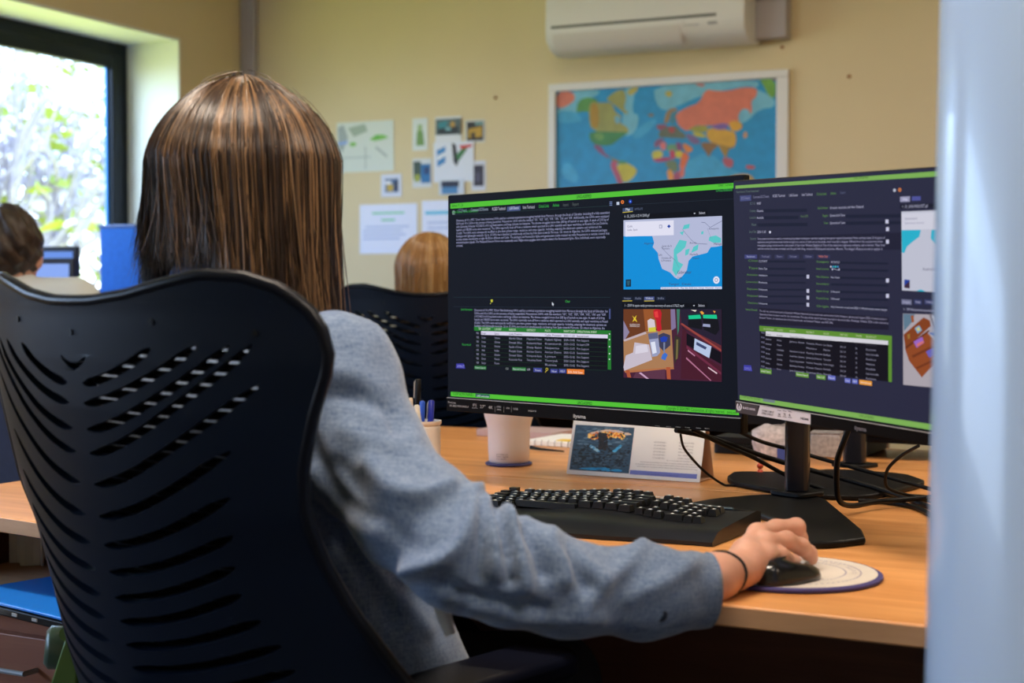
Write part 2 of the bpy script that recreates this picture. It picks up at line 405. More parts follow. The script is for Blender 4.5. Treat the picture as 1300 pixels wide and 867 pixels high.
m.add([(x, -y-.004, z) for x in (xa, xb) for (y, z) in fl], [(i, (i+1) % n, (i+1) % n+n, i+n) for i in range(n)]+[tuple(range(n)), tuple(range(2*n-1, n-1, -1))])
m.build('air_flap', mat('flap_plastic', (.62, .60, .58), rough=.45), ac, bevel=.0015)
m = MB(RM); m.box((xw1-.12, -.2135, zb+.058), (.035, .004, .010)); m.build('display_window', M_grey, ac)
m = MB(RM); m.box((xw1-.20, -.2125, zb+.056), (.06, .0035, .003)); text_into(m, 'ECO', xw1-.235, zb+.065, .008, 0, Matrix.Translation((0, -.2165, 0))); m.build('marking', M_grey, ac)
# pipe trunking beside it
xc0, zc = wl_xy(955, 50, .07); xc1, _ = wl_xy(998, 50, .07)
du = thing('pipe_trunking', 'grey plastic pipe trunking beside the air conditioner', 'trunking', RM @ Vector(((xc0+xc1)/2, 0, zc)), WYAW)
rbox('cover', M_trunk, xc0, xc1, -.07, -.001, zc, zc+.135, du, .004)
rbox('cover', M_trunk, xc0+.02, xc1, -.068, -.001, zc+.1352, ROOMZ-.001, du, .004)
m = MB(RM); m.tube([(xw1-.01, -.05, zc+.25), (xc0+.0, -.05, zc+.24), (xc0+.035, -.075, zc+.15), (xc0+.06, -.075, zc+.06)][:3], .028, 12); m.build('hose', M_trunk, du, 60)
for (px, py, nm) in ((1078, 97, 'right of the world map, above the right monitor'), (993, 60, 'between the trunking and the map frame'), (629, 124, 'between the small wall pictures and the map')):
    x, z = wl_xy(px, py)
    tag(MB(RM).lathe([(.001, 0), (.007, .0005), (.006, .004), (.002, .006)], (0, 0, 0), 12, 0, Matrix.Translation((x, -.0005, z)) @ Matrix.Rotation(PI/2, 4, 'X')).build('wall_plug', mat('rust', (.30, .11, .03)), smooth=40),
        'tiny brown wall plug '+nm, 'wall plug', 'wall plugs')

# world map ------------------------------------------------------
X0, Zt = wl_xy(696, 106, .02); X1, Zt2 = wl_xy(1001, 88, .02)
Zt = (Zt+Zt2)/2; MW = X1-X0; MH = MW*.635; Zb = Zt-MH
wm = thing('world_map', 'large framed political world map on the back wall', 'map', RM @ Vector(((X0+X1)/2, 0, Zb)), WYAW)
fw_ = .030
m = MB(RM)
for (xa, xb, za, zb_) in ((X0, X1, Zt-fw_, Zt), (X0, X1, Zb, Zb+fw_), (X0, X0+fw_, Zb+fw_, Zt-fw_), (X1-fw_*1.5, X1, Zb+fw_, Zt-fw_)):
    m.box(((xa+xb)/2, -.0115, (za+zb_)/2), (xb-xa, .021, zb_-za))
m.build('frame', mat('frame_white', (.72, .72, .70), rough=.4), wm, bevel=.003)
mc = {}; mlist = []
def mi_of(rgb, rough=.35):
    if rgb not in mc: mc[rgb] = len(mlist); mlist.append(mat('print_%02x%02x%02x' % rgb, lin(rgb), rough=rough, noise=.10, nscale=26))
    return mc[rgb]
def cm(v): return (X0 + 0, 0)
def crop6(cx, cy):                                        # layout of the printed land masses on the sheet
    x, z = wl_xy(680+cx/3.94, 80+cy/3.94, .008); return x, z
sea = mi_of((24, 142, 196))
m = MB(RM); m.box(((X0+X1)/2, -.0045, (Zt+Zb)/2), (MW-.03, .006, MH-.03), sea)
lvl = [0]
def land(rgb, pts):
    lvl[0] += 1; y = -.0078-lvl[0]*.00004
    P = [crop6(*p) for p in pts]
    zlo = Zb+fw_+.001; P = [(min(max(x, X0+fw_+.001), X1-fw_*1.5-.001), min(max(z, zlo), Zt-fw_-.001)) for x, z in P]
    # soften the outline
    Q = []
    for i in range(len(P)):
        a_, b_ = P[i], P[(i+1) % len(P)]; Q += [(a_[0]*.75+b_[0]*.25, a_[1]*.75+b_[1]*.25), (a_[0]*.25+b_[0]*.75, a_[1]*.25+b_[1]*.75)]
    m.add([(x, y, z) for x, z in Q], [tuple(range(len(Q)))], mi_of(rgb))
pale, pal2 = (112, 182, 205), (60, 160, 205)
land(pale, [(160,90),(330,90),(300,170),(210,190),(200,270),(150,300),(90,290),(95,230),(205,190)])
land(pal2, [(90,240),(200,240),(240,290),(180,300),(95,300)])
land(pale, [(440,120),(500,110),(480,250),(520,260),(500,350),(440,370),(430,300),(450,200)])
land(pale, [(590,110),(830,90),(900,75),(1120,75),(1110,130),(1060,110),(830,160),(700,220),(640,240),(600,200)])
land(pale, [(1080,120),(1190,170),(1200,220),(1120,230),(1060,290),(1010,310),(1010,250),(1060,210)])
land(pal2, [(480,380),(540,370),(620,280),(560,290),(500,340)])
land(pal2, [(860,440),(960,520),(1040,560),(900,590),(700,600),(740,500)])
land(pal2, [(150,480),(220,560),(200,610),(120,560)])
land((206,118,94), [(90,120),(180,118),(205,180),(150,220),(95,230)])
land((86,150,74), [(215,185),(270,168),(320,190),(290,250),(240,240),(200,250)])
land((178,168,84), [(455,145),(480,110),(520,115),(500,150),(470,165)])
land((150,152,82), [(270,190),(330,200),(380,195),(400,250),(430,260),(420,300),(460,320),(470,350),(400,350),(280,340),(265,270)])
land((150,152,82), [(350,180),(400,140),(440,130),(455,170),(440,230),(465,245),(455,260),(420,230),(380,200)])
land((168,132,40), [(278,200),(315,205),(318,320),(285,330),(272,270)])
land((110,170,190), [(395,262),(425,268),(418,305),(398,300)])
land((62,130,74), [(270,340),(400,345),(470,345),(440,365),(400,395),(380,410),(340,415),(290,405),(268,380)])
land((104,150,80), [(290,350),(340,352),(340,385),(300,385)])
land((128,80,118), [(290,405),(330,415),(345,450),(375,470),(360,475),(325,455),(295,425)])
land((120,120,60), [(370,470),(400,480),(440,500),(430,510),(385,490)])
land((192,182,60), [(410,510),(450,495),(510,530),(500,560),(470,590),(440,600),(405,560),(395,525)])
land((176,84,108), [(378,490),(410,488),(405,520),(425,560),(440,610),(415,610),(395,560),(375,520)])
land((74,140,96), [(420,485),(465,495),(440,508),(412,502)])
land((122,110,80), [(560,255),(590,252),(592,268),(565,268)])
land((180,170,80), [(648,140),(685,140),(680,172),(652,168)])
land((150,120,80), [(640,300),(655,240),(690,222),(715,235),(700,240),(680,255),(660,305)])
land((66,130,150), [(672,255),(700,235),(712,260),(690,310),(672,300)])
land((208,116,90), [(700,255),(760,220),(820,200),(850,130),(900,140),(960,140),(1040,120),(1110,125),(1105,170),(1075,190),(1085,250),(1060,230),(1030,230),(1010,270),(1030,320),(1000,340),(960,300),(860,315),(800,310),(760,345),(720,320),(705,290)])
land((206,112,90), [(1066,200),(1082,200),(1080,255),(1068,250)])
land((196,110,90), [(800,100),(850,105),(840,120),(805,112)])
land((140,76,96), [(600,310),(640,305),(665,320),(650,345),(612,335)])
land((96,104,84), [(615,345),(660,318),(705,312),(720,340),(745,350),(755,380),(700,375),(640,372),(618,372)])
land((168,70,70), [(660,322),(690,318),(700,345),(672,352)])
land((150,152,62), [(760,330),(820,310),(870,320),(850,350),(790,345)])
land((206,160,50), [(855,340),(880,322),(960,335),(1000,345),(1005,400),(985,430),(940,420),(880,400),(855,370)])
land((122,96,166), [(885,310),(960,298),(965,330),(910,335),(880,322)])
land((208,156,44), [(965,290),(1020,290),(1040,320),(1005,345),(975,335)])
land((190,182,54), [(785,345),(830,350),(860,370),(820,372),(790,360)])
land((132,98,54), [(825,395),(905,400),(915,415),(880,440),(868,475),(855,450),(832,420)])
land((158,128,52), [(905,400),(985,425),(990,405),(960,440),(955,480),(940,460),(925,430)])
land((118,96,140), [(750,350),(800,365),(830,400),(790,410),(760,380)])
land((206,124,58), [(735,395),(795,430),(760,455),(740,430)])
land((130,84,120), [(590,400),(620,375),(645,380),(630,400),(600,430)])
land((214,120,120), [(620,400),(655,392),(650,440),(625,430)])
land((196,188,70), [(585,440),(630,435),(640,465),(600,490),(582,470)])
land((100,150,110), [(655,410),(690,405),(720,410),(715,450),(660,445)])
land((128,70,120), [(700,395),(730,400),(735,440),(708,440)])
land((170,60,100), [(580,480),(660,470),(690,480),(640,495),(600,495)])
land((188,60,90), [(670,435),(695,432),(700,480),(675,480)])
land((206,192,54), [(698,440),(738,440),(736,475),(700,475)])
land((216,110,62), [(738,440),(772,465),(755,500),(740,545),(720,530),(725,480)])
land((110,130,96), [(655,490),(705,485),(715,540),(680,545),(650,510)])
land((220,150,60), [(655,530),(690,540),(690,590),(665,590)])
land((160,76,110), [(690,545),(735,540),(720,600),(690,610)])
land((206,110,96), [(720,535),(748,510),(742,575),(722,570)])
land((206,150,90), [(1040,350),(1055,340),(1060,370),(1040,380)])
land((180,90,100), [(940,470),(990,480),(985,525),(950,520),(935,490)])
land((190,80,80), [(1050,510),(1100,515),(1095,530),(1055,530)])
land((180,150,90), [(980,560),(1060,550),(1100,580),(1090,640),(980,640),(960,590)])
land((110,168,70), [(1115,75),(1200,72),(1200,180),(1165,165),(1140,110)])
land((140,70,60), [(1180,68),(1203,68),(1203,88),(1185,84)])
m.build('map_sheet', mlist, wm)

# papers and pictures on the wall --------------------------------
def paper(px0, py0, px1, py1, label, base=(.78,.80,.82), art=(), name='paper_sheet', cat='paper', group=None, rot=0, off=.0006):
    xa, za = wl_xy((px0+px1)/2, py0); xb, zb_ = wl_xy((px0+px1)/2, py1); xl, _ = wl_xy(px0, (py0+py1)/2); xr, _ = wl_xy(px1, (py0+py1)/2)
    cx, cz = (xl+xr)/2, (za+zb_)/2; Wd, Hd = abs(xr-xl), abs(za-zb_)
    Mf = RM @ Matrix.Translation((cx, -off, cz)) @ Matrix.Rotation(rot, 4, 'Y')
    mt = [mat('sheet_%d%d%d' % tuple(int(k*100) for k in base), base, rough=.7)]; cols = {}
    m = MB(Mf); m.box((0, -.0008, 0), (Wd, .0016, Hd), 0)
    for k, (rgb, pts) in enumerate(art):
        if rgb not in cols: cols[rgb] = len(mt); mt.append(mat('ink_%02x%02x%02x' % rgb, lin(rgb), rough=.6))
        if len(pts) == 4 and not isinstance(pts[0], tuple):
            u0, v0, u1, v1 = pts; pts = [(u0, v0), (u1, v0), (u1, v1), (u0, v1)]
        m.add([((u-.5)*Wd, -.0018-.0001*k, (.5-v)*Hd) for u, v in pts], [tuple(range(len(pts)))], cols[rgb])
    o = m.build(name, mt, origin=Mf); return tag(o, label, cat, group)
gL, gr_, bl = (170,196,170), (120,190,80), (150,170,210)
paper(428, 154, 500, 218, 'landscape pale green line map taped up left of the pictures', (.66,.72,.66),
      [((160,172,170), [(.02,.1),(.12,.05),(.2,.3),(.1,.6),(.04,.5)]), ((160,178,160), [(.2,.12),(.5,.05),(.55,.2),(.3,.3)]), (gr_, [(.22,.42),(.32,.40),(.36,.46),(.26,.50)]), (gr_, [(.58,.36),(.7,.28),(.82,.28),(.92,.34),(.8,.38),(.66,.40)]),
       ((90,180,70), [(.66,.3),(.76,.29),(.72,.37)]), ((140,170,220), [(.01,.4),(.2,.36),(.18,.44),(.01,.46)]), ((168,180,176), (.5,.5,.52,.95)), ((168,180,176), (.1,.7,.6,.72)), ((168,180,176), [(.7,.5),(.9,.7),(.88,.74),(.68,.54)])], name='printed_map', cat='map', group='papers taped to the back wall')
paper(457, 259, 530, 322, 'white notice sheet with pale green heading, below the line map', (.74,.78,.92),
      [((120,200,160), (.22,.16,.78,.20)), ((120,200,160), (.38,.30,.62,.34)), ((172,186,220), (.1,.44,.86,.47)), ((172,186,220), (.06,.52,.74,.55)), ((172,186,220), (.06,.60,.80,.63)), ((172,186,220), (.06,.68,.7,.71))], name='notice_sheet', group='papers taped to the back wall')
paper(536, 254, 606, 322, 'white notice sheet with cyan heading, half behind the left monitor', (.74,.78,.92),
      [((90,190,220), (.06,.2,.6,.26)), ((172,186,220), (.1,.4,.7,.43)), ((172,186,220), (.1,.5,.7,.53))], name='notice_sheet', group='papers taped to the back wall')
G = 'small pictures on the back wall'
paper(524, 150, 543, 191, 'tall narrow card with green drawing, top left of the pictures', (.68,.74,.72), [((110,150,80), [(.3,.4),(.7,.4),(.8,.85),(.25,.85)]), ((150,180,120), (.35,.2,.65,.4))], 'picture_card', 'picture', G)
paper(553, 148, 586, 208, 'central white card with blue and dark flag drawings', (.72,.75,.80), [], 'picture_card', 'picture', G, off=.0012)
paper(551, 180, 602, 231, 'wide white card with small flags at the middle of the pictures', (.72,.76,.84),
      [((60,130,190), [(.08,.2),(.3,.1),(.3,.5),(.1,.62)]), ((232,236,240), [(.1,.34),(.3,.24),(.3,.34),(.1,.46)]), ((40,40,46), [(.46,.02),(.56,.08),(.62,.5),(.58,.62),(.5,.5)]), ((60,120,70), [(.56,.34),(.78,.1),(.84,.2),(.62,.5)]), ((200,60,60), [(.64,.1),(.96,.08),(.96,.14),(.7,.2)])], 'picture_card', 'picture', G, off=.003)
paper(554, 151, 586, 171, 'dark photo print with teal and orange shapes, top middle', (.10,.14,.14), [((50,130,140), [(.1,.2),(.5,.1),(.4,.6),(.1,.7)]), ((196,150,60), (.6,.2,.75,.6)), ((30,40,44), [(.1,.6),(.9,.5),(.9,.95),(.1,.95)]), ((120,170,180), (.4,.55,.6,.75))], 'photo_print', 'picture', G, off=.005)
paper(591, 152, 616, 181, 'small dark and gold photo print, top right of the pictures', (.62,.64,.62), [((40,36,30), (.08,.08,.92,.92)), ((190,150,50), [(.15,.4),(.85,.3),(.85,.75),(.15,.8)]), ((50,40,30), (.3,.55,.5,.9)), ((110,150,150), (.5,.1,.9,.25))], 'photo_print', 'picture', G)
paper(524, 201, 548, 238, 'small picture with yellow and blue halves, lower left', (.66,.70,.72), [((60,80,70), (.05,.1,.45,.7)), ((150,160,60), (.1,.55,.4,.8)), ((30,110,170), (.45,.2,.95,.85)), ((20,60,110), (.6,.3,.9,.55))], 'picture_card', 'picture', G, off=.0005)
paper(599, 204, 617, 242, 'portrait of a dark building, lower right of the pictures', (.66,.68,.76), [((52,46,60), (.15,.15,.85,.85)), ((80,76,100), (.3,.4,.6,.7))], 'picture_card', 'picture', G)
paper(558, 228, 590, 247, 'picture with dark bar over blue, just above the left monitor', (.60,.66,.74), [((30,36,60), (.1,.1,.8,.5)), ((70,130,180), (.12,.5,.75,.95))], 'picture_card', 'picture', G, off=.0045)
paper(484, 221, 510, 250, 'little picture with a yellow figure between the line map and notice', (.66,.70,.82), [((80,110,150), (.2,.2,.85,.8)), ((190,160,60), (.3,.45,.6,.75)), ((40,50,80), (.65,.3,.85,.75)), ((225,228,235), (.2,.3,.5,.45))], 'picture_card', 'picture', G)
# ================================================================ DESKS
DF = Matrix.Translation((.2216, 1.57, 0)) @ Matrix.Rotation(DYAW, 4, 'Z')        # desk frame: x along the edge, y away from the sitter
DZ = .73
def desk(name, label, poly, sides, M=DF, z=DZ, m_top=None, group=None):
    xs = [p[0] for p in poly]; ys = [p[1] for p in poly]
    d = thing(name, label, 'desk', M @ Vector((sum(xs)/len(xs), sum(ys)/len(ys), 0)), M.to_euler().z, group)
    MB(M).prism(poly, z-.0235, z).build('desktop', [m_top or M_desk], d, bevel=.0025)
    # the edging strip
    m = MB(M); n = len(poly)
    for i in range(n):
        a, b = Vector(poly[i]), Vector(poly[(i+1) % n]); t = (b-a).normalized(); nn = Vector((t.y, -t.x))
        q = [a+t*.003+nn*.0012, b-t*.003+nn*.0012, b-t*.003-nn*.0002, a+t*.003-nn*.0002]
        m.prism([(p.x, p.y) for p in q], z-.0215, z-.002)
    m.build('edge_band', M_edge, d)
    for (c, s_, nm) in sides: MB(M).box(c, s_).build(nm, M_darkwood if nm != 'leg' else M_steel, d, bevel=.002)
    return d
def std_sides(x0, x1, y0, y1, my):
    h = DZ-.024
    return [((x0+.03, (y0+y1)/2, h/2), (.025, (y1-y0)*.86, h), 'side_panel'), ((x1-.03, (y0+y1)/2, h/2), (.025, (y1-y0)*.86, h), 'side_panel'),
            (((x0+x1)/2, my, h/2+.12), (x1-x0-.09, .018, h-.24), 'modesty_panel')]
G = 'beech desks of the central cluster'
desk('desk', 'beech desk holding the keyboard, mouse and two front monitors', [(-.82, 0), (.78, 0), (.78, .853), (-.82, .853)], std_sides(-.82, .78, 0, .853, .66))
desk('desk', 'beech desk end at the far left, above the closed laptop', [(-1.44, .129), (-.823, .04), (-.823, .853), (-1.44, .853)],
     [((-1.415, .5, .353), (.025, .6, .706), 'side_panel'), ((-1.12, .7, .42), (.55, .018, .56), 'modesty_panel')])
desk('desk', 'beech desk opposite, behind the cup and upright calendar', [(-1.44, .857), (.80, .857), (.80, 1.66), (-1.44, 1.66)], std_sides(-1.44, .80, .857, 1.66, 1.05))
# pedestal with the closed laptop on it, under the left desk end
ZP = .60
pd = thing('drawer_pedestal', 'reddish wooden drawer pedestal under the left desk end', 'drawer unit', DF @ Vector((-1.16, .33, 0)), DYAW)
pc = (-1.16, .355)
MB(DF).box((pc[0], pc[1], ZP-.012), (.50, .48, .024)).build('pedestal_top', M_edge, pd, bevel=.002)
MB(DF).box((pc[0], pc[1]+.01, (ZP-.024)/2+.02), (.49, .45, ZP-.065)).build('carcass', M_ped, pd, bevel=.002)
for k in range(3):
    dr = MB(DF).box((pc[0], pc[1]-.226, .115+k*.175), (.48, .018, .165)).build('drawer', M_ped, pd, bevel=.002)
    m = MB(DF); m.tube([(pc[0]-.05, pc[1]-.236, .15+k*.175), (pc[0]-.05, pc[1]-.262, .15+k*.175), (pc[0]+.05, pc[1]-.262, .15+k*.175), (pc[0]+.05, pc[1]-.236, .15+k*.175)], .004); m.build('handle', M_grey, dr)
lp = onz(40, 768, ZP+.02)
LF = frame((lp.x, lp.y, ZP), R(-40))
lt = thing('laptop', 'closed laptop with a blue window reflection painted on its lid, on the left pedestal', 'laptop', (lp.x, lp.y, ZP), R(-40))
def rrect(x0, x1, y0, y1, r=.01, n=5):
    P = []
    for (cx, cy, a) in ((x1-r, y1-r, 0), (x0+r, y1-r, 90), (x0+r, y0+r, 180), (x1-r, y0+r, 270)):
        for k in range(n+1): t = R(a+90*k/n); P.append((cx+r*math.cos(t), cy+r*math.sin(t)))
    return P
MB(LF).prism(rrect(-.165, .165, -.02, .215, .012), 0.002, .014).build('base', M_black, lt, bevel=.002)
MB(LF).prism(rrect(-.165, .165, -.02, .215, .012), .0155, .0205).build('lid', mat('lid_reflection', (.015, .20, .75), rough=.3), lt, bevel=.0015)  # blue window reflection put into the lid colour
for k in range(3): MB(LF).box((-.06+k*.05, -.0205, .008), (.012, .002, .004)).build('port', M_grey, lt)
sh = onz(4, 772, ZP+.001)
tag(MB(frame((sh.x-.02, sh.y-.03, ZP+.0005), R(-20))).box((0, 0, .0006), (.07, .09, .0012)).build('paper_slip', M_paper), 'white paper slip poking out at the left of the closed laptop', 'paper')
# odds and ends on the open shelf under the desk
for k, (px, py, Z, s_, col, nm, lab, cat) in enumerate(((31, 722, 2.5, (.07, .012, .055), (.55, .55, .60), 'folded_card', 'crumpled white card under the left desk, nearest the frame edge', 'card'), (60, 716, 2.52, (.05, .03, .04), (.42, .42, .42), 'paper_wad', 'grey paper wad under the left desk beside the chair', 'paper'), (18, 708, 2.6, (.09, .03, .03), (.30, .12, .04), 'parcel', 'small brown parcel behind the crumpled card', 'parcel'))):
    p = at(px, py, Z); m = MB(frame((p.x, p.y, ZP+.001), R(-28+20*k)))
    n_ = 9; vs = []; zz = .045 if k else .055
    for i in range(n_):
        for j in range(2 if k == 0 else 5):
            a = 2*PI*j/5
            if k == 0: vs.append((s_[0]*(i/(n_-1)-.5), .01*math.sin(i*1.1)+(j*.004), 0))
            else: vs.append((s_[0]*(i/(n_-1)-.5), s_[1]*.5*math.cos(a)*math.sin(PI*(i+.4)/(n_)), .022+s_[2]*.5*math.sin(a)*math.sin(PI*(i+.4)/n_)+.002*random.random()))
    if k == 0:
        vs2 = [(v[0], v[1], .07+.01*math.sin(3*v[0]*30)) for v in vs]; A = len(vs)
        fs = [(2*i, 2*i+2, A+2*i+2, A+2*i) for i in range(n_-1)]+[(2*i+1, 2*i+3, A+2*i+3, A+2*i+1) for i in range(n_-1)]+[(A+2*i, A+2*i+1, A+2*i+3, A+2*i+2) for i in range(n_-1)]+[(0, 1, A+1, A), (2*n_-2, 2*n_-1, A+2*n_-1, A+2*n_-2)]+[(2*i, 2*i+1, 2*i+3, 2*i+2) for i in range(n_-1)]
        m.add(vs+vs2, fs)
    else: m.add(vs, [(i*5+j, i*5+(j+1) % 5, (i+1)*5+(j+1) % 5, (i+1)*5+j) for i in range(n_-1) for j in range(5)]+[(0,1,2,3,4), tuple(range(5*n_-5, 5*n_))])
    tag(m.build(nm, mat(nm+'_stuff', col, rough=.8)), lab, cat)

# ================================================================ MONITORS
MW_, MHt = .612, .363
K2 = .87                                                          # the right monitor is a smaller model standing nearer
MW2, MH2 = .612*K2, .363*K2
MT1 = Matrix.Translation((-.10924, 2.52428, .85870)) @ Matrix.Rotation(R(-45.132), 4, 'Z') @ Matrix.Rotation(R(-.327), 4, 'X') @ Matrix.Rotation(R(-.150), 4, 'Y')
MT2 = Matrix.Translation((.35579*K2, 2.35550*K2, 1.06+(.87002-1.06)*K2)) @ Matrix.Rotation(R(-64.463), 4, 'Z') @ Matrix.Rotation(R(2.825), 4, 'X') @ Matrix.Rotation(R(1.544), 4, 'Y')
class Scr:
    """flat picture shown by a display; layout read in the display's own plane"""
    def __init__(s, M):
        s.M = M; s.p = M @ Vector((0, 0, 0)); s.n = (M.to_3x3() @ Vector((0, 1, 0))).normalized(); s.I = M.inverted()
        s.mats = []; s.ix = {}; s.mb = MB(M); s.k = 1
    def uv(s, px, py): q = s.I @ onplane(px, py, s.p, s.n); return q.x, q.z
    def mi(s, rgb, k=1.0):
        if (rgb, k) not in s.ix: s.ix[(rgb, k)] = len(s.mats); s.mats.append(emis(rgb, k))
        return s.ix[(rgb, k)]
    def poly(s, rgb, pts, lay=1, k=1.0):
        s.mb.add([(u, -.0004-.00004*lay, v) for u, v in [s.uv(*p) for p in pts]], [tuple(range(len(pts)))], s.mi(rgb, k))
    def strip(s, rgb, x0, y0, x1, y1, h, lay=1, k=1.0):
        """bar whose lower-left starts at (x0,y0), running level along the display to column x1"""
        u0, v0 = s.uv(x0, y0); u1, _ = s.uv(x1, y1); _, v1 = s.uv(x0, y0-h)
        y = -.0004-.00004*lay
        s.mb.add([(u0, y, v0), (u1, y, v0), (u1, y, v1), (u0, y, v1)], [(0, 1, 2, 3)], s.mi(rgb, k))
    def text(s, t, x0, y0, x1, h, rgb, lay=3, k=1.0, bold=0):
        u0, v0 = s.uv(x0, y0); _, v1 = s.uv(x0, y0-h); sz = (v1-v0)/.70
        n0 = len(s.mb.v); y = -.0004-.00004*lay
        text_into(s.mb, t, 0, 0, sz, s.mi(rgb, k), None, bold=bold*sz)
        vs = s.mb.v[n0:]
        if not vs: return
        L = [s.I @ q for q in vs]; wd = max(q.x for q in L)
        sx = 1.0
        if x1 is not None:
            # column x1 on the same text line
            d1 = s.uv(x1, y0); u1 = d1[0]; sx = (u1-u0)/max(wd, 1e-6)
        s.mb.v[n0:] = [s.M @ Vector((u0+q.x*sx, y, v0+q.z)) for q in L]
    def build(s, parent, name='screen_content'): return s.mb.build(name, s.mats, parent)

def monitor(M, label, ch, base_rgb, MW_=.612, MHt=.363, name='monitor'):
    o = thing(name, label, 'monitor', M.to_translation()+M.to_3x3() @ Vector((MW_/2, .02, 0)), 0, None, rot=tuple(M.to_euler()))
    m = MB(M)
    prof = [(0, 0, 0), (MW_, 0, 0), (MW_, 0, MHt), (0, 0, MHt)]
    m.box((MW_/2, .0075, MHt/2), (MW_, .013, MHt)); m.build('housing', M_black, o, bevel=.0018)
    m = MB(M)                                                 # rear bulge with sloping shoulders
    a = [(.10, .10), (MW_-.10, .10), (MW_-.10, MHt-.08), (.10, MHt-.08)]; b = [(.14, .13), (MW_-.14, .13), (MW_-.14, MHt-.12), (.14, MHt-.12)]
    m.add([(x, .0145, z) for x, z in a]+[(x, .045, z) for x, z in b], [(0,1,5,4),(1,2,6,5),(2,3,7,6),(3,0,4,7),(4,5,6,7),(3,2,1,0)])
    m.build('back_cover', M_black, o, bevel=.004)
    MB(M).box((MW_/2, -.0008, ch/2), (MW_-.001, .003, ch-.001)).build('chin_bezel', mat('bezel_black', (.0035, .003, .003), rough=.5, spec=.04), o, bevel=.0008)
    e = MB(M).box((MW_/2, .0006, (MHt+ch)/2), (MW_-.003, .0012, MHt-ch-.003)).build('screen_panel', emis(base_rgb), o)
    MB(M).box((MW_/2, -.0012, ch-.0012), (MW_-.002, .0034, .0010)).build('trim_line', M_grey, o)
    return o
mon1 = monitor(MT1, 'large monitor in front showing a dark page with a blue coast map', .0235, (12, 17, 27))
mon2 = monitor(MT2, 'right monitor showing a dark form page, partly cut by the pale post', .0188*K2, (39, 40, 62), MW2, MH2)
# ---- front monitor picture
s = Scr(MT1)
GR, WH, GT = (82, 190, 52), (196, 198, 214), (58, 176, 74)
s.poly(GR, [(572, 258.5), (936.5, 231.8), (938.5, 238.5), (572, 265)]); s.poly(GR, [(572.5, 497.3), (937.8, 520.8), (938.5, 527), (572.5, 502.8)])
DK = (20, 70, 24)
s.text('Admin V 1.24', 574, 263, 588, 3.6, DK); s.text('UNCLASSIFIED', 732, 251.8, 751, 4, DK, bold=.01); s.text('User: 12ross', 912, 236.8, 930, 4, DK)
s.text('Open Source Threat Assessment', 574, 271, 607, 3.6, GT); s.text('UASDatabase', 909, 243.5, 930, 4.5, GT)
s.text('COSM & JMN RAINES', 575, 501.2, 601, 3.4, DK); s.poly((40, 90, 80), [(604, 499.6), (622, 500.8), (622, 505), (604, 503.8)], 2); s.text('UAS overview', 605.5, 503.6, 621, 2.7, (210, 230, 225))
s.text('UNCLASSIFIED', 733, 512.8, 752, 3.8, DK, bold=.01); s.text('Copyright © 2024 JMP1 Corporation, all rights reserved.   pens.com', 846, 519.6, 936, 4, DK)
s.poly((70, 84, 128), [(644, 262.5), (661, 261.3), (661, 267.2), (644, 268.4)], 2)
for (t, x0, y0, x1, c) in (('ECS Events', 582, 269.3, 593, (120, 140, 160)), ('Command ECS Events', 598, 268.5, 620, (150, 165, 185)), ('RCIED Technical', 625, 267.3, 642, WH), ('UAS Events', 647, 266.2, 659, (210, 215, 235)), ('Unit Technical', 664, 265.3, 679, WH),
    ('Critical Links', 684, 263.9, 697, GT), ('Admin', 702, 262.6, 710, GT), ('Import', 715, 262, 722, (90, 100, 100)), ('Export', 727, 261.3, 735, (90, 100, 100))): s.text(t, x0, y0, x1, 4.0, c)
for j in range(3): s.strip((160, 170, 180), 574.5, 266.5+j*1.9+2, 577.5, 267, .9, 2); s.strip((120, 140, 190), 774, 256+j*2+1, 777.5, 256, .9, 2)
s.strip((36, 56, 58), 576, 273, 772, 262, .5, 1); s.strip((38, 48, 60), 576, 273, 937, 248, .4, 1)
s.poly((190, 200, 220), [(783, 256.5), (786.5, 256.2), (786.5, 260), (783, 260.2)], 2)
def disc(S_, rgb, px, py, r, lay=3, k=1): S_.poly(rgb, [(px+r*.85*math.cos(a*PI/6), py+r*math.sin(a*PI/6)) for a in range(12)], lay, k)
disc(s, (226, 120, 50), 790.5, 256.5, 2.4); disc(s, (30, 60, 170), 800.5, 255.8, 2.6); disc(s, (30, 22, 20), 790.5, 256.5, .9, 4); disc(s, (120, 170, 255), 800.5, 255.8, .9, 4)
para = ["Discovery of 10 x MFC 'Orion' fake fixed-wing UAVs used by a criminal organisation smuggling hashish from Morocco through the Strait of Gibraltar. Including 8 x fully assembled",
 "UAVs and 10 x UAVs in the process of being assembled. Pictured are UAVs with the numbers '101', '102', '103', '104', '105', '106' and '109'. Additionally, the UAVs were equipped",
 "with Gameday H-Series VCL40212 x10:1mg fixed motors and large Lithium Ion batteries. The drones smuggled more than 200 kg of hashish in one night. A stash of 210 kg of",
 "hashish and 180,000 euros were recovered. The UAVs reportedly took off from a residence which operated as a UAV assembly and repair workshop at Rosario De Los Dolores",
 "(Cadiz). The UAVs were subsequently modified to give them greater range, resistance, and cargo capacity. Including, adapting the electronic systems and reinforced the",
 "fuselages with lightweight materials. Up to 10 UAVs were launched simultaneously and bearing from Spain towards Morocco. On return to Algeciras, the UAVs released packages",
 "at drop release mechanisms at night 40-50 km offshore and Cadiz. The packages had fluorescent lights and geolocators inside tracked via radio frequency to a remote control that",
 "emitted location signals. The Mohajedd Reason Palmar was repeatedly used. Night vision goggles were used to detect the fluorescent lights. Nine individuals were reportedly",
 "arrested."]
for i, t in enumerate(para):
    s.text(t, 579.5, 281.5+i*3.98, [774, 773.5, 773, 771.5, 764, 771, 774, 769, 588][i], 3.0, (158, 160, 198))
s.strip((34, 54, 60), 576, 377.6, 775, 376, .5, 1); s.strip((34, 44, 60), 576, 389.6, 776, 388, .5, 1)
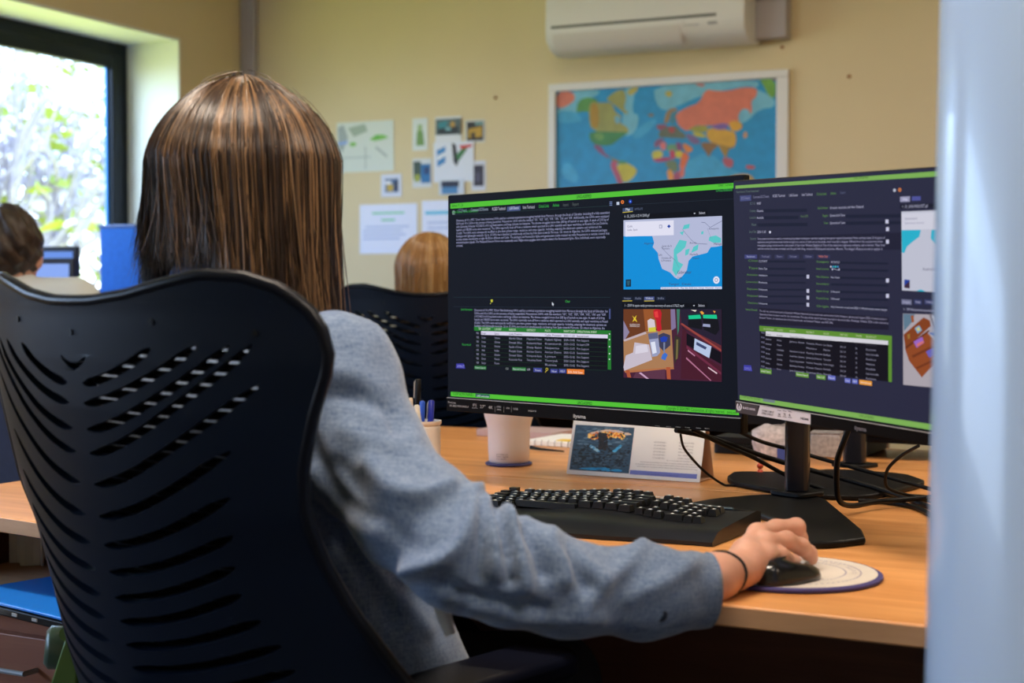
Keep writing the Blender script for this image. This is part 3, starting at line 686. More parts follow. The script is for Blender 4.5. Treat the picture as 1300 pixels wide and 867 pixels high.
s.poly((200, 200, 60), [(623, 380.5), (626, 380), (625.6, 383.5), (623.8, 384)], 2); disc(s, (190, 200, 90), 623, 385.2, .7); s.poly((210, 214, 226), [(701, 383.3), (703.8, 386.6), (702.6, 386.8), (703, 388.3), (702.2, 388.4), (701.8, 387), (701, 387.6)], 2)
s.text('Clear', 718, 384, 724, 3.2, GT)
s.text('Event Description', 585.5, 394, 600, 2.6, GT); s.text('Records all', 587, 438.5, 598, 2.6, GT)
for i, t in enumerate([para[0][:150], para[1][:140], para[2][20:165], para[3][:150], para[4][:150], para[5][:148]]): s.text(t, 602.5, 395+i*3.95, 772-(i % 3)*2, 2.9, (166, 166, 206))
s.strip((70, 80, 130), 773.4, 405, 775.4, 405, 13, 2)
s.poly((34, 118, 44), [(602.2, 414.5), (775.8, 419.6), (776, 424.6), (602.2, 419.8)], 2)
s.poly((214, 210, 232), [(611, 420.2), (771.8, 424.8), (771.8, 429.6), (611, 425)], 3)
s.poly((8, 10, 18), [(602.2, 426), (771.8, 430), (771.8, 468.5), (602.2, 464)], 1)
s.poly((34, 118, 44), [(771.8, 424), (776, 424), (776.2, 469.4), (771.8, 469)], 2)
for yy in (430, 437, 446, 455, 462): disc(s, (220, 224, 230), 774, yy-6, .9)
heads = [('ID', 608, 611), ('CONTINENT', 612.5, 623), ('COUNTRY', 628, 637), ('REGION', 646.5, 655), ('DISTRICT', 669, 680), ('PLACE', 692, 699), ('EVENT DATE', 716, 730), ('OPERATIONAL EVENT', 732.5, 758)]
for t, xa, xb in heads: s.text(t, xa, 418.4+(xa-602)*.03, xb, 2.7, (206, 224, 200))
rows = [('9586', 'Europe', 'Spain', 'Cadiz Province', '', 'Cadiz, Province', '2025-11-30', 'Sustainment'), ('9585', 'Europe', 'Ukraine', 'Kharkiv Oblast', 'Huplansk Raion', 'Huplansk Highway', '2025-12-02', 'Fire Support'),
 ('9582', 'Europe', 'Ukraine', 'Donetsk Oblast', 'Kramatorsk Raion', 'Kramatorsk', '2025-12-02', 'Fire Support LCSM'), ('9575', 'Europe', 'Ukraine', 'Republic of Crimea', 'Dutiy Raion', 'Naiperno', '2025-12-02', 'Fire Support'),
 ('9585', 'Asia', 'India', 'Punjab State', 'Amritsar District', 'Amritsar District', '2025-12-02', 'Sustainment'), ('9582', 'Europe', 'Ukraine', 'Donetsk Oblast', 'Kramatorsk Raion', 'Lyman', '2025-12-02', 'Fire Support'),
 ('9582', 'Europe', 'Russia', 'Krasnodar Krai', 'Temryuksky District', 'Temryuk', '2025-12-02', 'Fire Support'), ('9580', 'Europe', 'Russia', '', '', 'Russia', '2025-12-02', 'Fire Support')]
cols = [(605, 610.5), (611.8, 619), (628, 637), (646.5, 663), (669, 688), (692, 713), (716, 730), (732.5, 748)]
for i, r_ in enumerate(rows):
    for (xa, xb), t in zip(cols, r_):
        if t: s.text(t, xa, 424.0+i*5.35+(xa-602)*.030, xa+(xb-xa)*min(1, .3+len(t)*.07), 2.7, (40, 40, 60) if i == 0 and xa > 611 else (150, 150, 178), lay=5)
    if i: s.strip((26, 60, 34), 602.5, 425.4+i*5.35, 771, 430, .35, 2)
s.poly((44, 120, 56), [(602.5, 464.4), (617.5, 464.9), (617.5, 469.2), (602.5, 468.6)], 3); s.text('Global Search', 603.5, 467.6, 616.5, 2.5, WH, 4); s.text('CLR', 642, 469, 646, 2.5, (160, 170, 170))
s.poly((44, 120, 56), [(650.5, 466), (668, 466.7), (668, 471), (650.5, 470.3)], 3); s.text('Filtered Search', 651.5, 469.5, 667, 2.5, WH, 4); s.text('CLR', 669, 470, 673.5, 2.5, WH)
s.poly((60, 66, 140), [(677.5, 466.8), (688.5, 467.2), (688.5, 472.6), (677.5, 472.2)], 3); s.text('Reset', 679.5, 471, 687, 2.6, WH, 4)
disc(s, (190, 170, 60), 694.6, 468.8, 2); disc(s, (12, 14, 24), 694.6, 468.8, 1.1, 4); s.poly((190, 170, 60), [(692, 472.5), (693.6, 470.4), (694.2, 471), (692.8, 473.2)], 3)
for xa, xb, t in ((699, 708.5, 'New'), (709.8, 719, 'HELP')): s.poly((60, 66, 140), [(xa, 468.2), (xb, 468.5), (xb, 473.8), (xa, 473.5)], 3); s.text(t, xa+1.5, 472.4, xb-1.5, 2.7, WH, 4)
s.poly((230, 124, 48), [(720, 468.3), (742, 469), (742, 475.3), (720, 474.4)], 3); s.text('Edit Add Save', 721.5, 473.4, 740, 3, (250, 230, 210), 4)
s.poly((52, 50, 150), [(579.5, 461.5), (589, 461.2), (591, 468), (579, 467.6)], 3); s.text('XMNT', 580.3, 466.6, 590, 3.6, (150, 150, 220), 4)
# right-hand panes
c1 = lambda x, y: (780+x/5.418, 225+y/5.418); c2 = lambda x, y: (780+x/5.418, 370+y/5.418)
s.poly((60, 76, 110), [c1(58, 214), c1(130, 206), c1(130, 234), c1(58, 240)], 2); s.text('Map', *c1(78, 230), c1(108, 0)[0], 3.4, (225, 230, 240)); s.text('SATELLITE', *c1(140, 226), c1(196, 0)[0], 2.6, (100, 110, 140))
s.poly((200, 180, 60), [c1(58, 240), c1(128, 233), c1(128, 238), c1(58, 245)], 3)
s.poly((5, 7, 14), [c1(58, 262), c1(640, 228), c1(640, 262), c1(58, 288)], 2); s.text('6 : SS_2025-11Z1412008.gif', *c1(70, 278), c1(243, 0)[0], 3.4, (180, 186, 200)); s.text('Select', *c1(582, 254), c1(626, 0)[0], 3.2, WH); s.poly(WH, [c1(546, 246), c1(560, 245), c1(553, 255)], 4)
s.poly((8, 140, 214), [c1(64, 298), c1(742, 266), c1(742, 770), c1(64, 772)], 2)
land_c = (178, 184, 214)
s.poly(land_c, [c1(64, 296), c1(742, 266), c1(742, 470), c1(700, 478), c1(665, 480), c1(640, 520), c1(600, 530), c1(540, 545), c1(512, 575), c1(500, 640), c1(470, 680), c1(440, 702), c1(415, 688), c1(385, 655), c1(330, 630), c1(305, 560), c1(300, 520), c1(265, 480), c1(275, 450), c1(262, 405), c1(64, 405)], 3)
teal = (88, 196, 198)
for p in ([(450,430),(500,440),(490,480),(460,510),(430,530),(440,580),(475,600),(450,640),(425,680),(400,640),(410,560),(410,500)], [(545,480),(580,460),(575,500),(530,520)], [(480,330),(520,320),(515,350),(470,360)], [(655,410),(700,400),(735,420),(735,450),(680,450),(650,435)], [(600,375),(615,370),(612,392),(598,392)], [(490,500),(520,490),(510,530),(488,540)], [(450,380),(480,370),(470,400)]): s.poly(teal, [c1(*q) for q in p], 4)
for p in ([(600,310),(625,312),(660,345),(742,300)], [(325,480),(370,530),(420,570),(445,620)], [(470,360),(530,430),(560,455),(640,460)], [(640,350),(668,420),(668,470)]):
    for a, b in zip(p[:-1], p[1:]): s.poly((110, 116, 150), [c1(a[0], a[1]-1.5), c1(b[0], b[1]-1.5), c1(b[0], b[1]+2), c1(a[0], a[1]+2)], 5)
s.poly((222, 222, 240), [c1(76, 308), c1(410, 296), c1(410, 398), c1(76, 408)], 5); s.text('Cadiz', *c1(90, 345), c1(126, 0)[0], 2.6, (90, 90, 130), 6); s.text('Cadiz, Spain', *c1(90, 369), c1(160, 0)[0], 2.4, (90, 90, 130), 6)
s.poly((20, 60, 160), [c1(365, 338), c1(377, 325), c1(389, 337), c1(377, 351)], 6); s.poly((130, 136, 170), [c1(310, 328), c1(330, 327), c1(330, 350), c1(310, 351)], 6); s.poly((222, 222, 240), [c1(313, 332), c1(326, 331), c1(326, 347), c1(313, 348)], 7)
for t, x, y, x2, h in (('Gibraltar', 434, 664, 532, 4.0), ('Jerez de la', 330, 480, 396, 2.5), ('Frontera', 330, 497, 380, 2.5), ('Marbella', 520, 538, 578, 2.6), ('Cadiz', 300, 540, 330, 2.5), ('Chiclana de', 325, 562, 392, 2.4), ('la Frontera', 325, 580, 390, 2.4), ('Malaga', 685, 466, 740, 2.8), ('Algarve', 206, 462, 268, 2.5), ('Antequera', 650, 360, 720, 2.2), ('Estepona', 540, 562, 585, 2.2), ('Tarifa', 436, 698, 466, 2.3), ('Ronda', 520, 458, 568, 2.2), ('Tanger  Ceuta', 374, 742, 530, 2.8)): s.text(t, *c1(x, y), c1(x2, 0)[0], h, (60, 60, 90), 6)
s.poly((214, 218, 240), [c1(320, 756), c1(740, 752), c1(740, 769), c1(320, 771)], 5); s.text('Keyboard shortcuts   Map data 2025 Inst. Geogr. Nacional   Terms', *c1(326, 768), c1(735, 0)[0], 2, (80, 80, 110), 6)
s.poly((20, 40, 60), [c1(80, 704), c1(116, 702), c1(116, 752), c1(80, 754)], 5); s.poly((44, 90, 110), [c1(86, 712), c1(110, 711), c1(104, 744), c1(92, 745)], 6)
disc(s, (222, 226, 244), *c1(703, 707), 4.8, 5); disc(s, (110, 116, 160), *c1(703, 707), 2.4, 6); disc(s, (222, 226, 244), *c1(703, 707), 1.6, 7)
for (xa, xb, t, on) in ((58, 124, 'Images', 0), (134, 194, 'Audio', 0), (206, 276, 'Video', 1), (288, 352, 'Info', 0)):
    s.poly((72, 84, 136) if on else (26, 34, 54), [c2(xa, 37), c2(xb, 35), c2(xb, 60), c2(xa, 61)], 2); s.text(t, *c2(xa+10, 54), c2(xb-10, 0)[0], 3, WH if on else (120, 126, 150))
for xa, xb in ((56, 124), (206, 276)): s.poly((200, 180, 60), [c2(xa, 63), c2(xb, 62), c2(xb, 67), c2(xa, 68)], 3)
s.poly((5, 7, 14), [c2(56, 80), c2(640, 80), c2(640, 110), c2(56, 112)], 2); s.text('1 - 250916-spain-cadiz-province-recovery-of-uavs-a117627.mp4', *c2(70, 104), c2(480, 0)[0], 3.3, (180, 186, 200)); s.text('Select', *c2(578, 104), c2(622, 0)[0], 3.2, WH); s.poly(WH, [c2(542, 94), c2(556, 94), c2(549, 103)], 4)
def pic(base, polys, cv, outline, lay=3):
    s_ = base[0]; s_.poly(base[1], [cv(*q) for q in outline], 2)
    for k_, (rgb, pts) in enumerate(polys): s_.poly(rgb, [cv(*q) for q in pts], lay+k_*.5)
pic((s, (70, 30, 52)), [((104, 56, 28), [(64,122),(395,122),(395,270),(64,330)]), ((150, 84, 40), [(200,122),(300,122),(300,255),(215,270)]), ((140, 130, 160), [(64,200),(105,280),(75,330),(64,330)]), ((128, 112, 150), [(388,122),(418,122),(425,250),(392,270)]), ((60, 120, 100), [(430,122),(452,122),(445,270),(436,300)]),
 ((168, 122, 84), [(64,335),(230,270),(395,262),(410,520),(68,545)]), ((190, 172, 178), [(64,332),(215,276),(224,290),(70,345)]), ((196, 186, 200), [(140,350),(240,365),(262,470),(70,545),(64,520),(80,440),(130,420)]), ((214, 208, 222), [(150,375),(225,362),(235,415),(145,430)]),
 ((176, 110, 70), [(68,545),(410,520),(412,534),(78,560)]), ((172, 84, 52), [(80,540),(104,540),(118,592),(92,590)]), ((172, 84, 52), [(358,520),(386,520),(390,604),(364,602)]), ((90, 50, 70), [(150,556),(352,534),(352,604),(130,594)]), ((200, 160, 190), [(170,560),(185,556),(240,600),(222,600)]),
 ((190, 26, 40), [(270,130),(290,122),(318,126),(328,150),(322,210),(328,262),(312,276),(296,270),(290,200),(272,170)]), ((226, 60, 60), [(276,140),(300,134),(306,180),(282,178)]), ((212, 200, 206), [(230,200),(250,186),(278,196),(288,270),(236,276)]), ((206, 196, 60), [(236,250),(286,244),(288,276),(240,278)]), ((150, 156, 190), [(234,290),(300,280),(318,420),(296,444),(262,450)]), ((90, 96, 130), [(234,290),(300,282),(304,322),(240,330)]), ((220, 224, 240), [(252,350),(282,344),(294,420),(266,430)]),
 ((60, 60, 84), [(304,300),(340,284),(386,300),(388,370),(340,410),(312,380)]), ((30, 60, 170), [(316,320),(344,306),(370,316),(360,345),(326,348)]), ((120, 130, 160), [(340,350),(352,350),(350,420),(340,420)]), ((60, 110, 200), [(334,432),(352,420),(370,436),(352,474),(324,462)]),
 ((36, 28, 48), [(452,122),(738,122),(738,400),(600,330),(470,250)]), ((98, 40, 48), [(456,222),(738,372),(738,416),(490,256)]), ((150, 66, 60), [(456,222),(470,218),(738,398),(738,414)]), ((14, 60, 58), [(508,158),(596,150),(604,190),(510,196)]), ((20, 196, 140), [(512,166),(592,160),(600,186),(516,190)]), ((20, 196, 140), [(612,160),(706,160),(710,188),(614,184)]), ((16, 16, 22), [(510,196),(602,190),(606,262),(512,244)]), ((16, 16, 22), [(612,190),(716,190),(726,262),(700,300),(620,262)]), ((150, 156, 190), [(614,222),(662,226),(664,246),(610,240)]), ((230, 160, 60), [(592,140),(606,134),(622,150),(606,160)]), ((230, 160, 60), [(682,132),(700,136),(692,150)]), ((220, 214, 200), [(528,126),(570,128),(560,140)]),
 ((70, 24, 40), [(470,250),(500,270),(500,370),(738,520),(738,616),(460,598)]), ((12, 8, 18), [(500,286),(738,420),(738,500),(500,366)]), ((180, 196, 226), [(556,322),(672,378),(656,458),(550,400)]), ((60, 70, 110), [(570,346),(640,384),(630,400),(566,366)]), ((106, 40, 64), [(500,370),(738,556),(738,574),(500,392)]), ((190, 130, 160), [(510,400),(560,440),(556,446),(508,410)]), ((220, 190, 200), [(650,518),(712,560),(708,568),(648,526)]), ((176, 110, 140), [(500,452),(672,612),(664,614),(496,462)]), ((52, 46, 40), [(420,300),(462,320),(450,420),(420,500),(412,420)]), ((110, 100, 60), [(430,330),(444,330),(440,460),(426,470)])],
 c2, [(64,122),(738,122),(740,622),(64,592)])
s.poly((226, 196, 50), [c2(*q) for q in ((128,165),(144,180),(160,162),(152,186),(164,212),(146,198),(130,210),(140,186))], 40); s.text('GUARDIA CIVIL', *c2(110, 231), c2(182, 0)[0], 1.8, (230, 220, 220), 40); s.text('EMERGENCIAS', *c2(112, 243), c2(178, 0)[0], 1.7, (230, 220, 220), 40)
s.build(mon1)
# chin markings of the front monitor
m = MB(MT1); sc1 = Scr(MT1)
def chin(sc, mb, t, x0, y0, x1, h, mi=0, bold=0):
    u0, v0 = sc.uv(x0, y0); _, v1 = sc.uv(x0, y0-h); u1, _ = sc.uv(x1, y0); n0 = len(mb.v); sz = (v1-v0)/.7
    text_into(mb, t, 0, 0, sz, mi, None, bold=bold*sz); L = [sc.I @ q for q in mb.v[n0:]]; wd = max(q.x for q in L)
    mb.v[n0:] = [sc.M @ Vector((u0+q.x*(u1-u0)/wd, -.0026, v0+q.z)) for q in L]
for a_ in (('ProLite', 570, 511.6, 580, 2.4), ('XUB2792UHSU', 572, 515.8, 596, 2.5), ('IPS', 601.5, 515.5, 606.5, 3.4), ('tech', 600.5, 518, 607.5, 1.4), ('27"', 610.5, 517.8, 617.6, 4), ('4K', 621.5, 518.8, 627, 4), ('UHD', 632, 517.2, 637.5, 2.2), ('3840', 632, 520.6, 637.5, 2), ('HDR', 644, 519, 648.5, 2.2), ('USB', 653, 520, 659, 2.6), ('HDMI', 672, 522.3, 682, 2.2)): chin(sc1, m, *a_)
chin(sc1, m, 'iiyama', 729, 530, 745, 4.6, bold=.03)
for xx in (833, 847, 859, 871, 885, 896): chin(sc1, m, 'menu' if xx != 847 else 'eco', xx, 541+(xx-833)*.05, xx+6, 1.6)
for xx in (629.8, 641, 650.5): u, v = sc1.uv(xx, 519.5); m.add([(u, -.0026, v-.005), (u+.0004, -.0026, v-.005), (u+.0004, -.0026, v+.005), (u, -.0026, v+.005)], [(0, 1, 2, 3)])
m.build('chin_marking', mat('marking_grey', (.32, .32, .32), rough=.6), mon1)
# ---- right monitor picture
s = Scr(MT2); GR2 = (122, 172, 84); WH = (178, 178, 204); G2 = (92, 140, 70); LB = (130, 130, 160)
d1 = lambda x, y: (930+x/6.667, 205+y/6.667); d2 = lambda x, y: (930+x/3.768, 320+y/3.768); d3 = lambda x, y: (1070+x/4.817, 205+y/4.817); d4 = lambda x, y: (1070+x/4.563, 370+y/4.563)
# the page runs on to the right behind the pale post: extend along the display
def ex(p, q, X): return (X, p[1]+(q[1]-p[1])*(X-p[0])/(q[0]-p[0]))
a_, b_ = (934, 235.7), (1206, 216.2); a2, b2 = (934, 239.5), (1206, 223)
s.poly(GR2, [a_, ex(a_, b_, 1262), ex(a2, b2, 1262), a2]); a_, b_ = (939.5, 501.5), (1199, 541); a2, b2 = (939.5, 507), (1199, 548.5)
s.poly(GR2, [a_, ex(a_, b_, 1262), ex(a2, b2, 1262), a2]); s.text('UNCLASSIFIED', 1084, 227.5, 1103, 3.4, (60, 90, 40)); s.text('UNCLASSIFIED', 1091, 529, 1110, 3.2, (60, 90, 40)); s.text('COSM & JMN RAINES', 941, 504.5, 966, 3, (70, 100, 50)); s.poly((110, 124, 130), [(969, 506), (984, 508), (984, 511.5), (969, 509.5)], 2)
s.text('Open Source Threat Assessment', 935, 245, 964, 2.8, (100, 120, 110)); s.poly((66, 72, 118), [d1(64, 290), d1(160, 284), d1(160, 332), d1(66, 338)], 2); s.text('ECS Events', *d1(76, 322), d1(148, 0)[0], 3.4, LB)
for t, x, y, x2, c in (('Command ECS Events', 176, 312, 312, LB), ('RCIED Technical', 342, 303, 446, WH), ('UAS Events', 480, 298, 554, WH), ('Unit Technical', 588, 292, 680, WH), ('Critical Links', 714, 287, 798, G2), ('Admin', 832, 281, 880, G2), ('Import', 915, 274, 958, (92, 100, 130))): s.text(t, *d1(x, y), d1(x2, 0)[0], 3.4, c)
for t, x, y, x2, c in (('ECS ID', 150, 366, 196, (90, 104, 110)), ('99587', 208, 366, 244, WH), ('Country', 148, 428, 200, (96, 116, 110)), ('Oceania', 208, 428, 262, WH), ('Locale', 148, 484, 200, (96, 116, 110)), ('Australia', 208, 486, 266, WH), ('Place', 164, 544, 202, (96, 116, 110)), ('Find GPS', 580, 474, 642, (90, 120, 80)), ('Event Date', 144, 604, 204, (96, 116, 110)), ('2025-11-30', 212, 606, 284, WH),
   ('Source', 152, 662, 202, (96, 116, 110)), ('Sub-Continent', 722, 404, 810, G2), ('Oceania: Australia and New Zealand', 826, 402, 1110, WH), ('Region', 766, 468, 812, G2), ('Queensland State', 826, 466, 954, WH), ('Town', 776, 530, 812, G2), ('Queensland Town', 826, 530, 956, WH)): s.text(t, *d1(x, y), d1(x2, 0)[0], 3.1, c)
for y, x0, x1 in ((425, 265, 632), (484, 270, 560), (545, 215, 636), (472, 960, 1540), (530, 960, 1480)): s.poly((26, 30, 50), [d1(x0, y-22), d1(x1, y-22-(x1-x0)*.012), d1(x1, y+6-(x1-x0)*.012), d1(x0, y+6)], 1)
disc(s, (200, 200, 220), *d1(320, 598), 1.6)
para2 = ["Seven people have been arrested in a monthlong drug-related manslaughter operation targeting home-grown regional Queensland. Police said they seized 20 kilograms of",
 "explosives alongside home-made bombs and guns in a series of raids across the state, most recently in August. Officers from the counter-terrorism",
 "investigation group carried out the raids as part of Operation Whiskey Sapphirical. One of the explosives explosives ordnance unit is thrown. Their finds",
 "and five women have been arrested and charged with drug, weapon trafficking and explosive offences. The alleged offences are set to appear in"]
s.poly((30, 30, 50), [d1(212, 640), d1(1500, 598), d1(1500, 745), d1(212, 752)], 1)
for i, t in enumerate(para2): s.text(t, *d1(214, 662+i*28), 1124-(i % 2)*3, 2.8, (160, 158, 188))
for x, x2, t, c in ((104, 210, 'Assessment', (170, 174, 210)), (232, 330, 'Payload', LB), (358, 440, 'Options', LB), (468, 565, 'Container', LB), (600, 690, 'Other', LB), (714, 828, 'Media Only', (214, 120, 100))):
    s.poly((62, 66, 118) if x < 150 else (48, 50, 82), [d1(x, 788), d1(x2, 788), d1(x2, 822), d1(x, 822)], 1); s.text(t, *d1(x+18, 812), d1(x2-18, 0)[0], 2.8, c)
lab = [('Class', 45, 'CLITHST'), ('Type', 80, 'Device Type'), ('Activation', 112, 'Ventilation'), ('Carried method', 146, 'Remote'), ('Explosive', 180, 'Unknown'), ('Projected', 212, 'Unknown'), ('Outcome', 246, 'Unsure')]
for i, (t, y, v) in enumerate(lab):
    s.text(t, *d2(82-len(t)*1.2, y), d2(122, 0)[0], 2.6, G2); s.text(v, *d2(126, y+3), d2(168, 0)[0], 2.6, WH); s.poly((26, 30, 50), [d2(126, y-6), d2(350, y-4), d2(350, y+5), d2(126, y+4)], 1)
    if i in (2, 4, 5, 6): s.poly((190, 190, 214), [d2(356, y-4), d2(368, y-3), d2(368, y+15), d2(356, y+14)], 3)
for i, (t, y, v) in enumerate([('Category', 50, 'VICTIM/TGT'), ('Intel source', 84, 'N'), ('Main Objective', 122, 'No Victim'), ('Secondary', 155, ''), ('Expert Group', 190, 'Unknown'), ('Project Group', 224, 'Unknown'), ('Origin', 262, 'https://www.abc.net.au/news/2025-11-30/police-action-seven-charges')]):
    s.text(t, *d2(402, y), d2(462, 0)[0], 2.6, G2); s.poly((26, 30, 50), [d2(472, y-6), d2(745, y), d2(745, y+10), d2(472, y+5)], 1)
    if v: s.text(v, *d2(472, y+3), d2(514 if len(v) < 20 else 740, 0)[0], 2.6, WH)
for (x, y) in ((275, 355), (278, 402), (278, 478), (278, 716), (278, 810)): s.poly((196, 196, 220), [d3(x-12, y), d3(x+6, y), d3(x+6, y+24), d3(x-12, y+24)], 3)
for k_, c in enumerate(((190, 190, 210), (40, 150, 190), (60, 190, 190), (60, 140, 200))): disc(s, c, *d2(472+k_*11, 70), 1.3)
s.text('Initial Details', *d2(64, 278), d2(120, 0)[0], 2.4, G2); s.poly((28, 26, 44), [d2(128, 266), d2(748, 312), d2(748, 372), d2(128, 345)], 1)
for i, t in enumerate(("The raid was carried out as part of Operation Whiskey Haywood across south-east communities Perth, Newport, January and August 2025. A suited outlet in", "Queensland State has been used for the coordinates. The date of the report has been inserted as the event date. Flowlogic Yiddish, 2025 is also related as", "Encased Timber, it's details on the critical linked tracks and twisted Timber, see INIT-586.")): s.text(t, *d2(130, 285+i*16), (1126, 1128, 1058)[i], 2.5, (156, 152, 180))
s.poly((92, 140, 48), [d2(130, 352), d3(288, 1130-0), d3(288, 1156), d2(130, 378)] if 0 else [d2(130, 352), (1128.5, 426), (1128.5, 432.5), d2(130, 378)], 2); s.poly((210, 208, 216), [d2(160, 378), (1128, 432.5), (1128, 437.8), d2(160, 400)], 3)
s.poly((14, 12, 22), [d2(132, 378), (1128.5, 433), (1128.5, 484.5), d2(134, 548)], 1); s.poly((92, 140, 48), [(1128.3, 426), (1132.6, 426.4), (1132.6, 485), (1128.3, 484.5)], 2)
hx = [(150, 200), (214, 244), (275, 302), (354, 392), (436, 462), (516, 552), (590, 620), (640, 690)]
for (xa, xb), t in zip(hx, ('ID CONTINENT', 'COUNTRY', 'REGION', 'DISTRICT', 'PLACE', 'EVENT DATE', 'TIME', 'EVENT')): s.text(t, *d2(xa, 370+(xa-130)*.075), d2(xb, 0)[0], 2.4, (190, 200, 160))
row2 = [('Oceania', 'Australia', 'Queensland State', '', 'Longmeadow, Town', '2025-11-30', '203', 'Assessment'), ('Americas', 'Mexico', 'Jalisco State', 'Tamazula, Mexico', 'Los Pandas', '2025-11-30', '203', 'Explosive'), ('Americas', 'Mexico', '', 'Mexico', 'Merlos', '2025-11-04', '202', 'Raid, final waffle'), ('Europe', 'United Kingdom', 'Northern Ireland', 'County Antrim', 'Belfast', '2025-11-04', '202', 'Residence'), ('Asia', 'Indonesia', 'South East Sulawesi', 'Jamarin District', 'Terindor', '2025-11-04', '202', 'Madison'),
 ('Americas', 'Colombia', 'Cauca Department', 'Piendamo Municipality', 'Piendamo Municipality', '2025-11-04', '204', 'Roadside'), ('Asia', 'Pakistan', 'Balochistan Province', 'Khuzdar District', 'Kardesh', '2025-11-04', '203', 'Raid, final waffle'), ('Americas', 'Peru', 'Junin Department', 'Huancayo Prov', 'Huancayo', '2025-11-04', '203', 'Residence')]
for i, r_ in enumerate(row2):
    s.text('99%d' % (587-i), *d2(138, 389+i*23), d2(156, 0)[0], 2.3, LB, 5)
    for (xa, xb), t in zip([(160, 196), (214, 248), (275, 345), (354, 430), (436, 486), (516, 548), (590, 606), (640, 700)], r_):
        if t: s.text(t, *d2(xa, 393+i*23+(xa-130)*.105), d2(xa+(xb-xa)*min(1, .35+len(t)*.05), 0)[0], 2.3, (60, 60, 70) if i == 0 else (150, 148, 172), lay=5)
for xa, xb, y, t, c in ((134, 188, 556, 'Global Search', (92, 140, 48)), (304, 366, 572, 'Filtered Search', (92, 140, 48)), (402, 446, 584, 'Task CLR', (92, 140, 48)), (458, 494, 588, 'Reset', (96, 104, 190)), (538, 566, 602, 'New', (96, 104, 190)), (574, 600, 606, 'HELP', (96, 104, 190)), (608, 668, 610, 'Edit Add Save', (226, 150, 50))):
    s.poly(c, [d2(xa, y), d2(xb, y+(xb-xa)*.13), d2(xb, y+22+(xb-xa)*.13), d2(xa, y+22)], 3); s.text(t, *d2(xa+3, y+16), d2(xb-4, 0)[0], 2.4, (220, 220, 220), 4)
s.poly((60, 60, 160), [d2(56, 540), d2(90, 542), d2(96, 570), d2(54, 566)], 3); s.text('XMNT', *d2(58, 562), d2(92, 0)[0], 3.6, (130, 130, 200), 4)
disc(s, (180, 184, 200), *d3(318, 176), 2.2); disc(s, (220, 130, 70), *d3(350, 173), 2.4); disc(s, (70, 40, 30), *d3(350, 173), 1, 4)
s.poly((150, 150, 180), [d3(352, 216), d3(412, 212), d3(412, 246), d3(352, 248)], 2); s.poly((76, 80, 150), [d3(424, 214), d3(478, 212), d3(478, 238), d3(424, 240)], 2); s.text('Map', *d3(368, 238), d3(398, 0)[0], 3, (220, 220, 240))
s.poly((22, 24, 40), [d3(352, 262), ex(d3(352, 262), d3(660, 252), 1256), ex(d3(352, 290), d3(660, 280), 1256), d3(352, 290)], 2); s.text('1 : SS_2025UNIQUEZT.gif', *d3(364, 284), d3(522, 0)[0], 3.4, WH)
E1 = 1258
s.poly((188, 190, 206), [d3(360, 306), ex(d3(360, 306), d3(660, 294), E1), ex(d3(364, 788), d3(660, 804), E1), d3(364, 788)], 2)
s.poly((204, 204, 218), [d3(362, 318), ex(d3(362, 318), d3(660, 308), E1), ex(d3(362, 418), d3(660, 412), E1), d3(362, 418)], 4)
cy = (38, 172, 200)
for p in ([(362,420),(480,418),(470,460),(430,490),(395,520),(378,560),(364,556)], [(545,418),(614,416),(606,470),(600,526),(570,510),(540,470)], [(630,416),(660,415),(720,412),(720,470),(650,470),(636,440)], [(450,792),(480,782),(510,796)]): s.poly(cy, [d3(*q) for q in p], 5)
s.text('Queensland', *d3(380, 356), d3(456, 0)[0], 3, (120, 120, 150), 6); s.text('Queensland, Australia', *d3(380, 382), d3(500, 0)[0], 2.6, (140, 140, 170), 6); s.text('Australia', *d3(490, 666), d3(566, 0)[0], 4, (90, 90, 120), 6); disc(s, (40, 90, 180), *d3(643, 352), 2, 6); disc(s, (150, 154, 170), *d3(590, 350), 2.4, 6)
s.poly((30, 60, 150), [d3(378, 722), d3(412, 724), d3(412, 776), d3(378, 772)], 5); s.poly((60, 40, 60), [d3(378, 760), d3(412, 730), d3(412, 776), d3(378, 772)], 6)
for xa, xb, t in ((342, 400, 'Images'), (414, 460, 'Audio'), (474, 530, 'Video'), (544, 596, 'Info')): s.poly((110, 112, 140) if xa == 342 else (50, 56, 96), [d4(xa, 44), d4(xb, 48), d4(xb, 78), d4(xa, 74)], 2); s.text(t, *d4(xa+8, 66), d4(xb-8, 0)[0], 2.8, (180, 180, 210))
s.text('1 : 30768-australia-queensland-india-fld-4', *d4(354, 108), d4(604, 0)[0], 3, WH)
o_ = [d4(350, 128), ex(d4(350, 128), d4(610, 136), E1), ex(d4(350, 540), d4(600, 564), E1), d4(352, 540)]
s.poly((168, 160, 168), o_, 2)
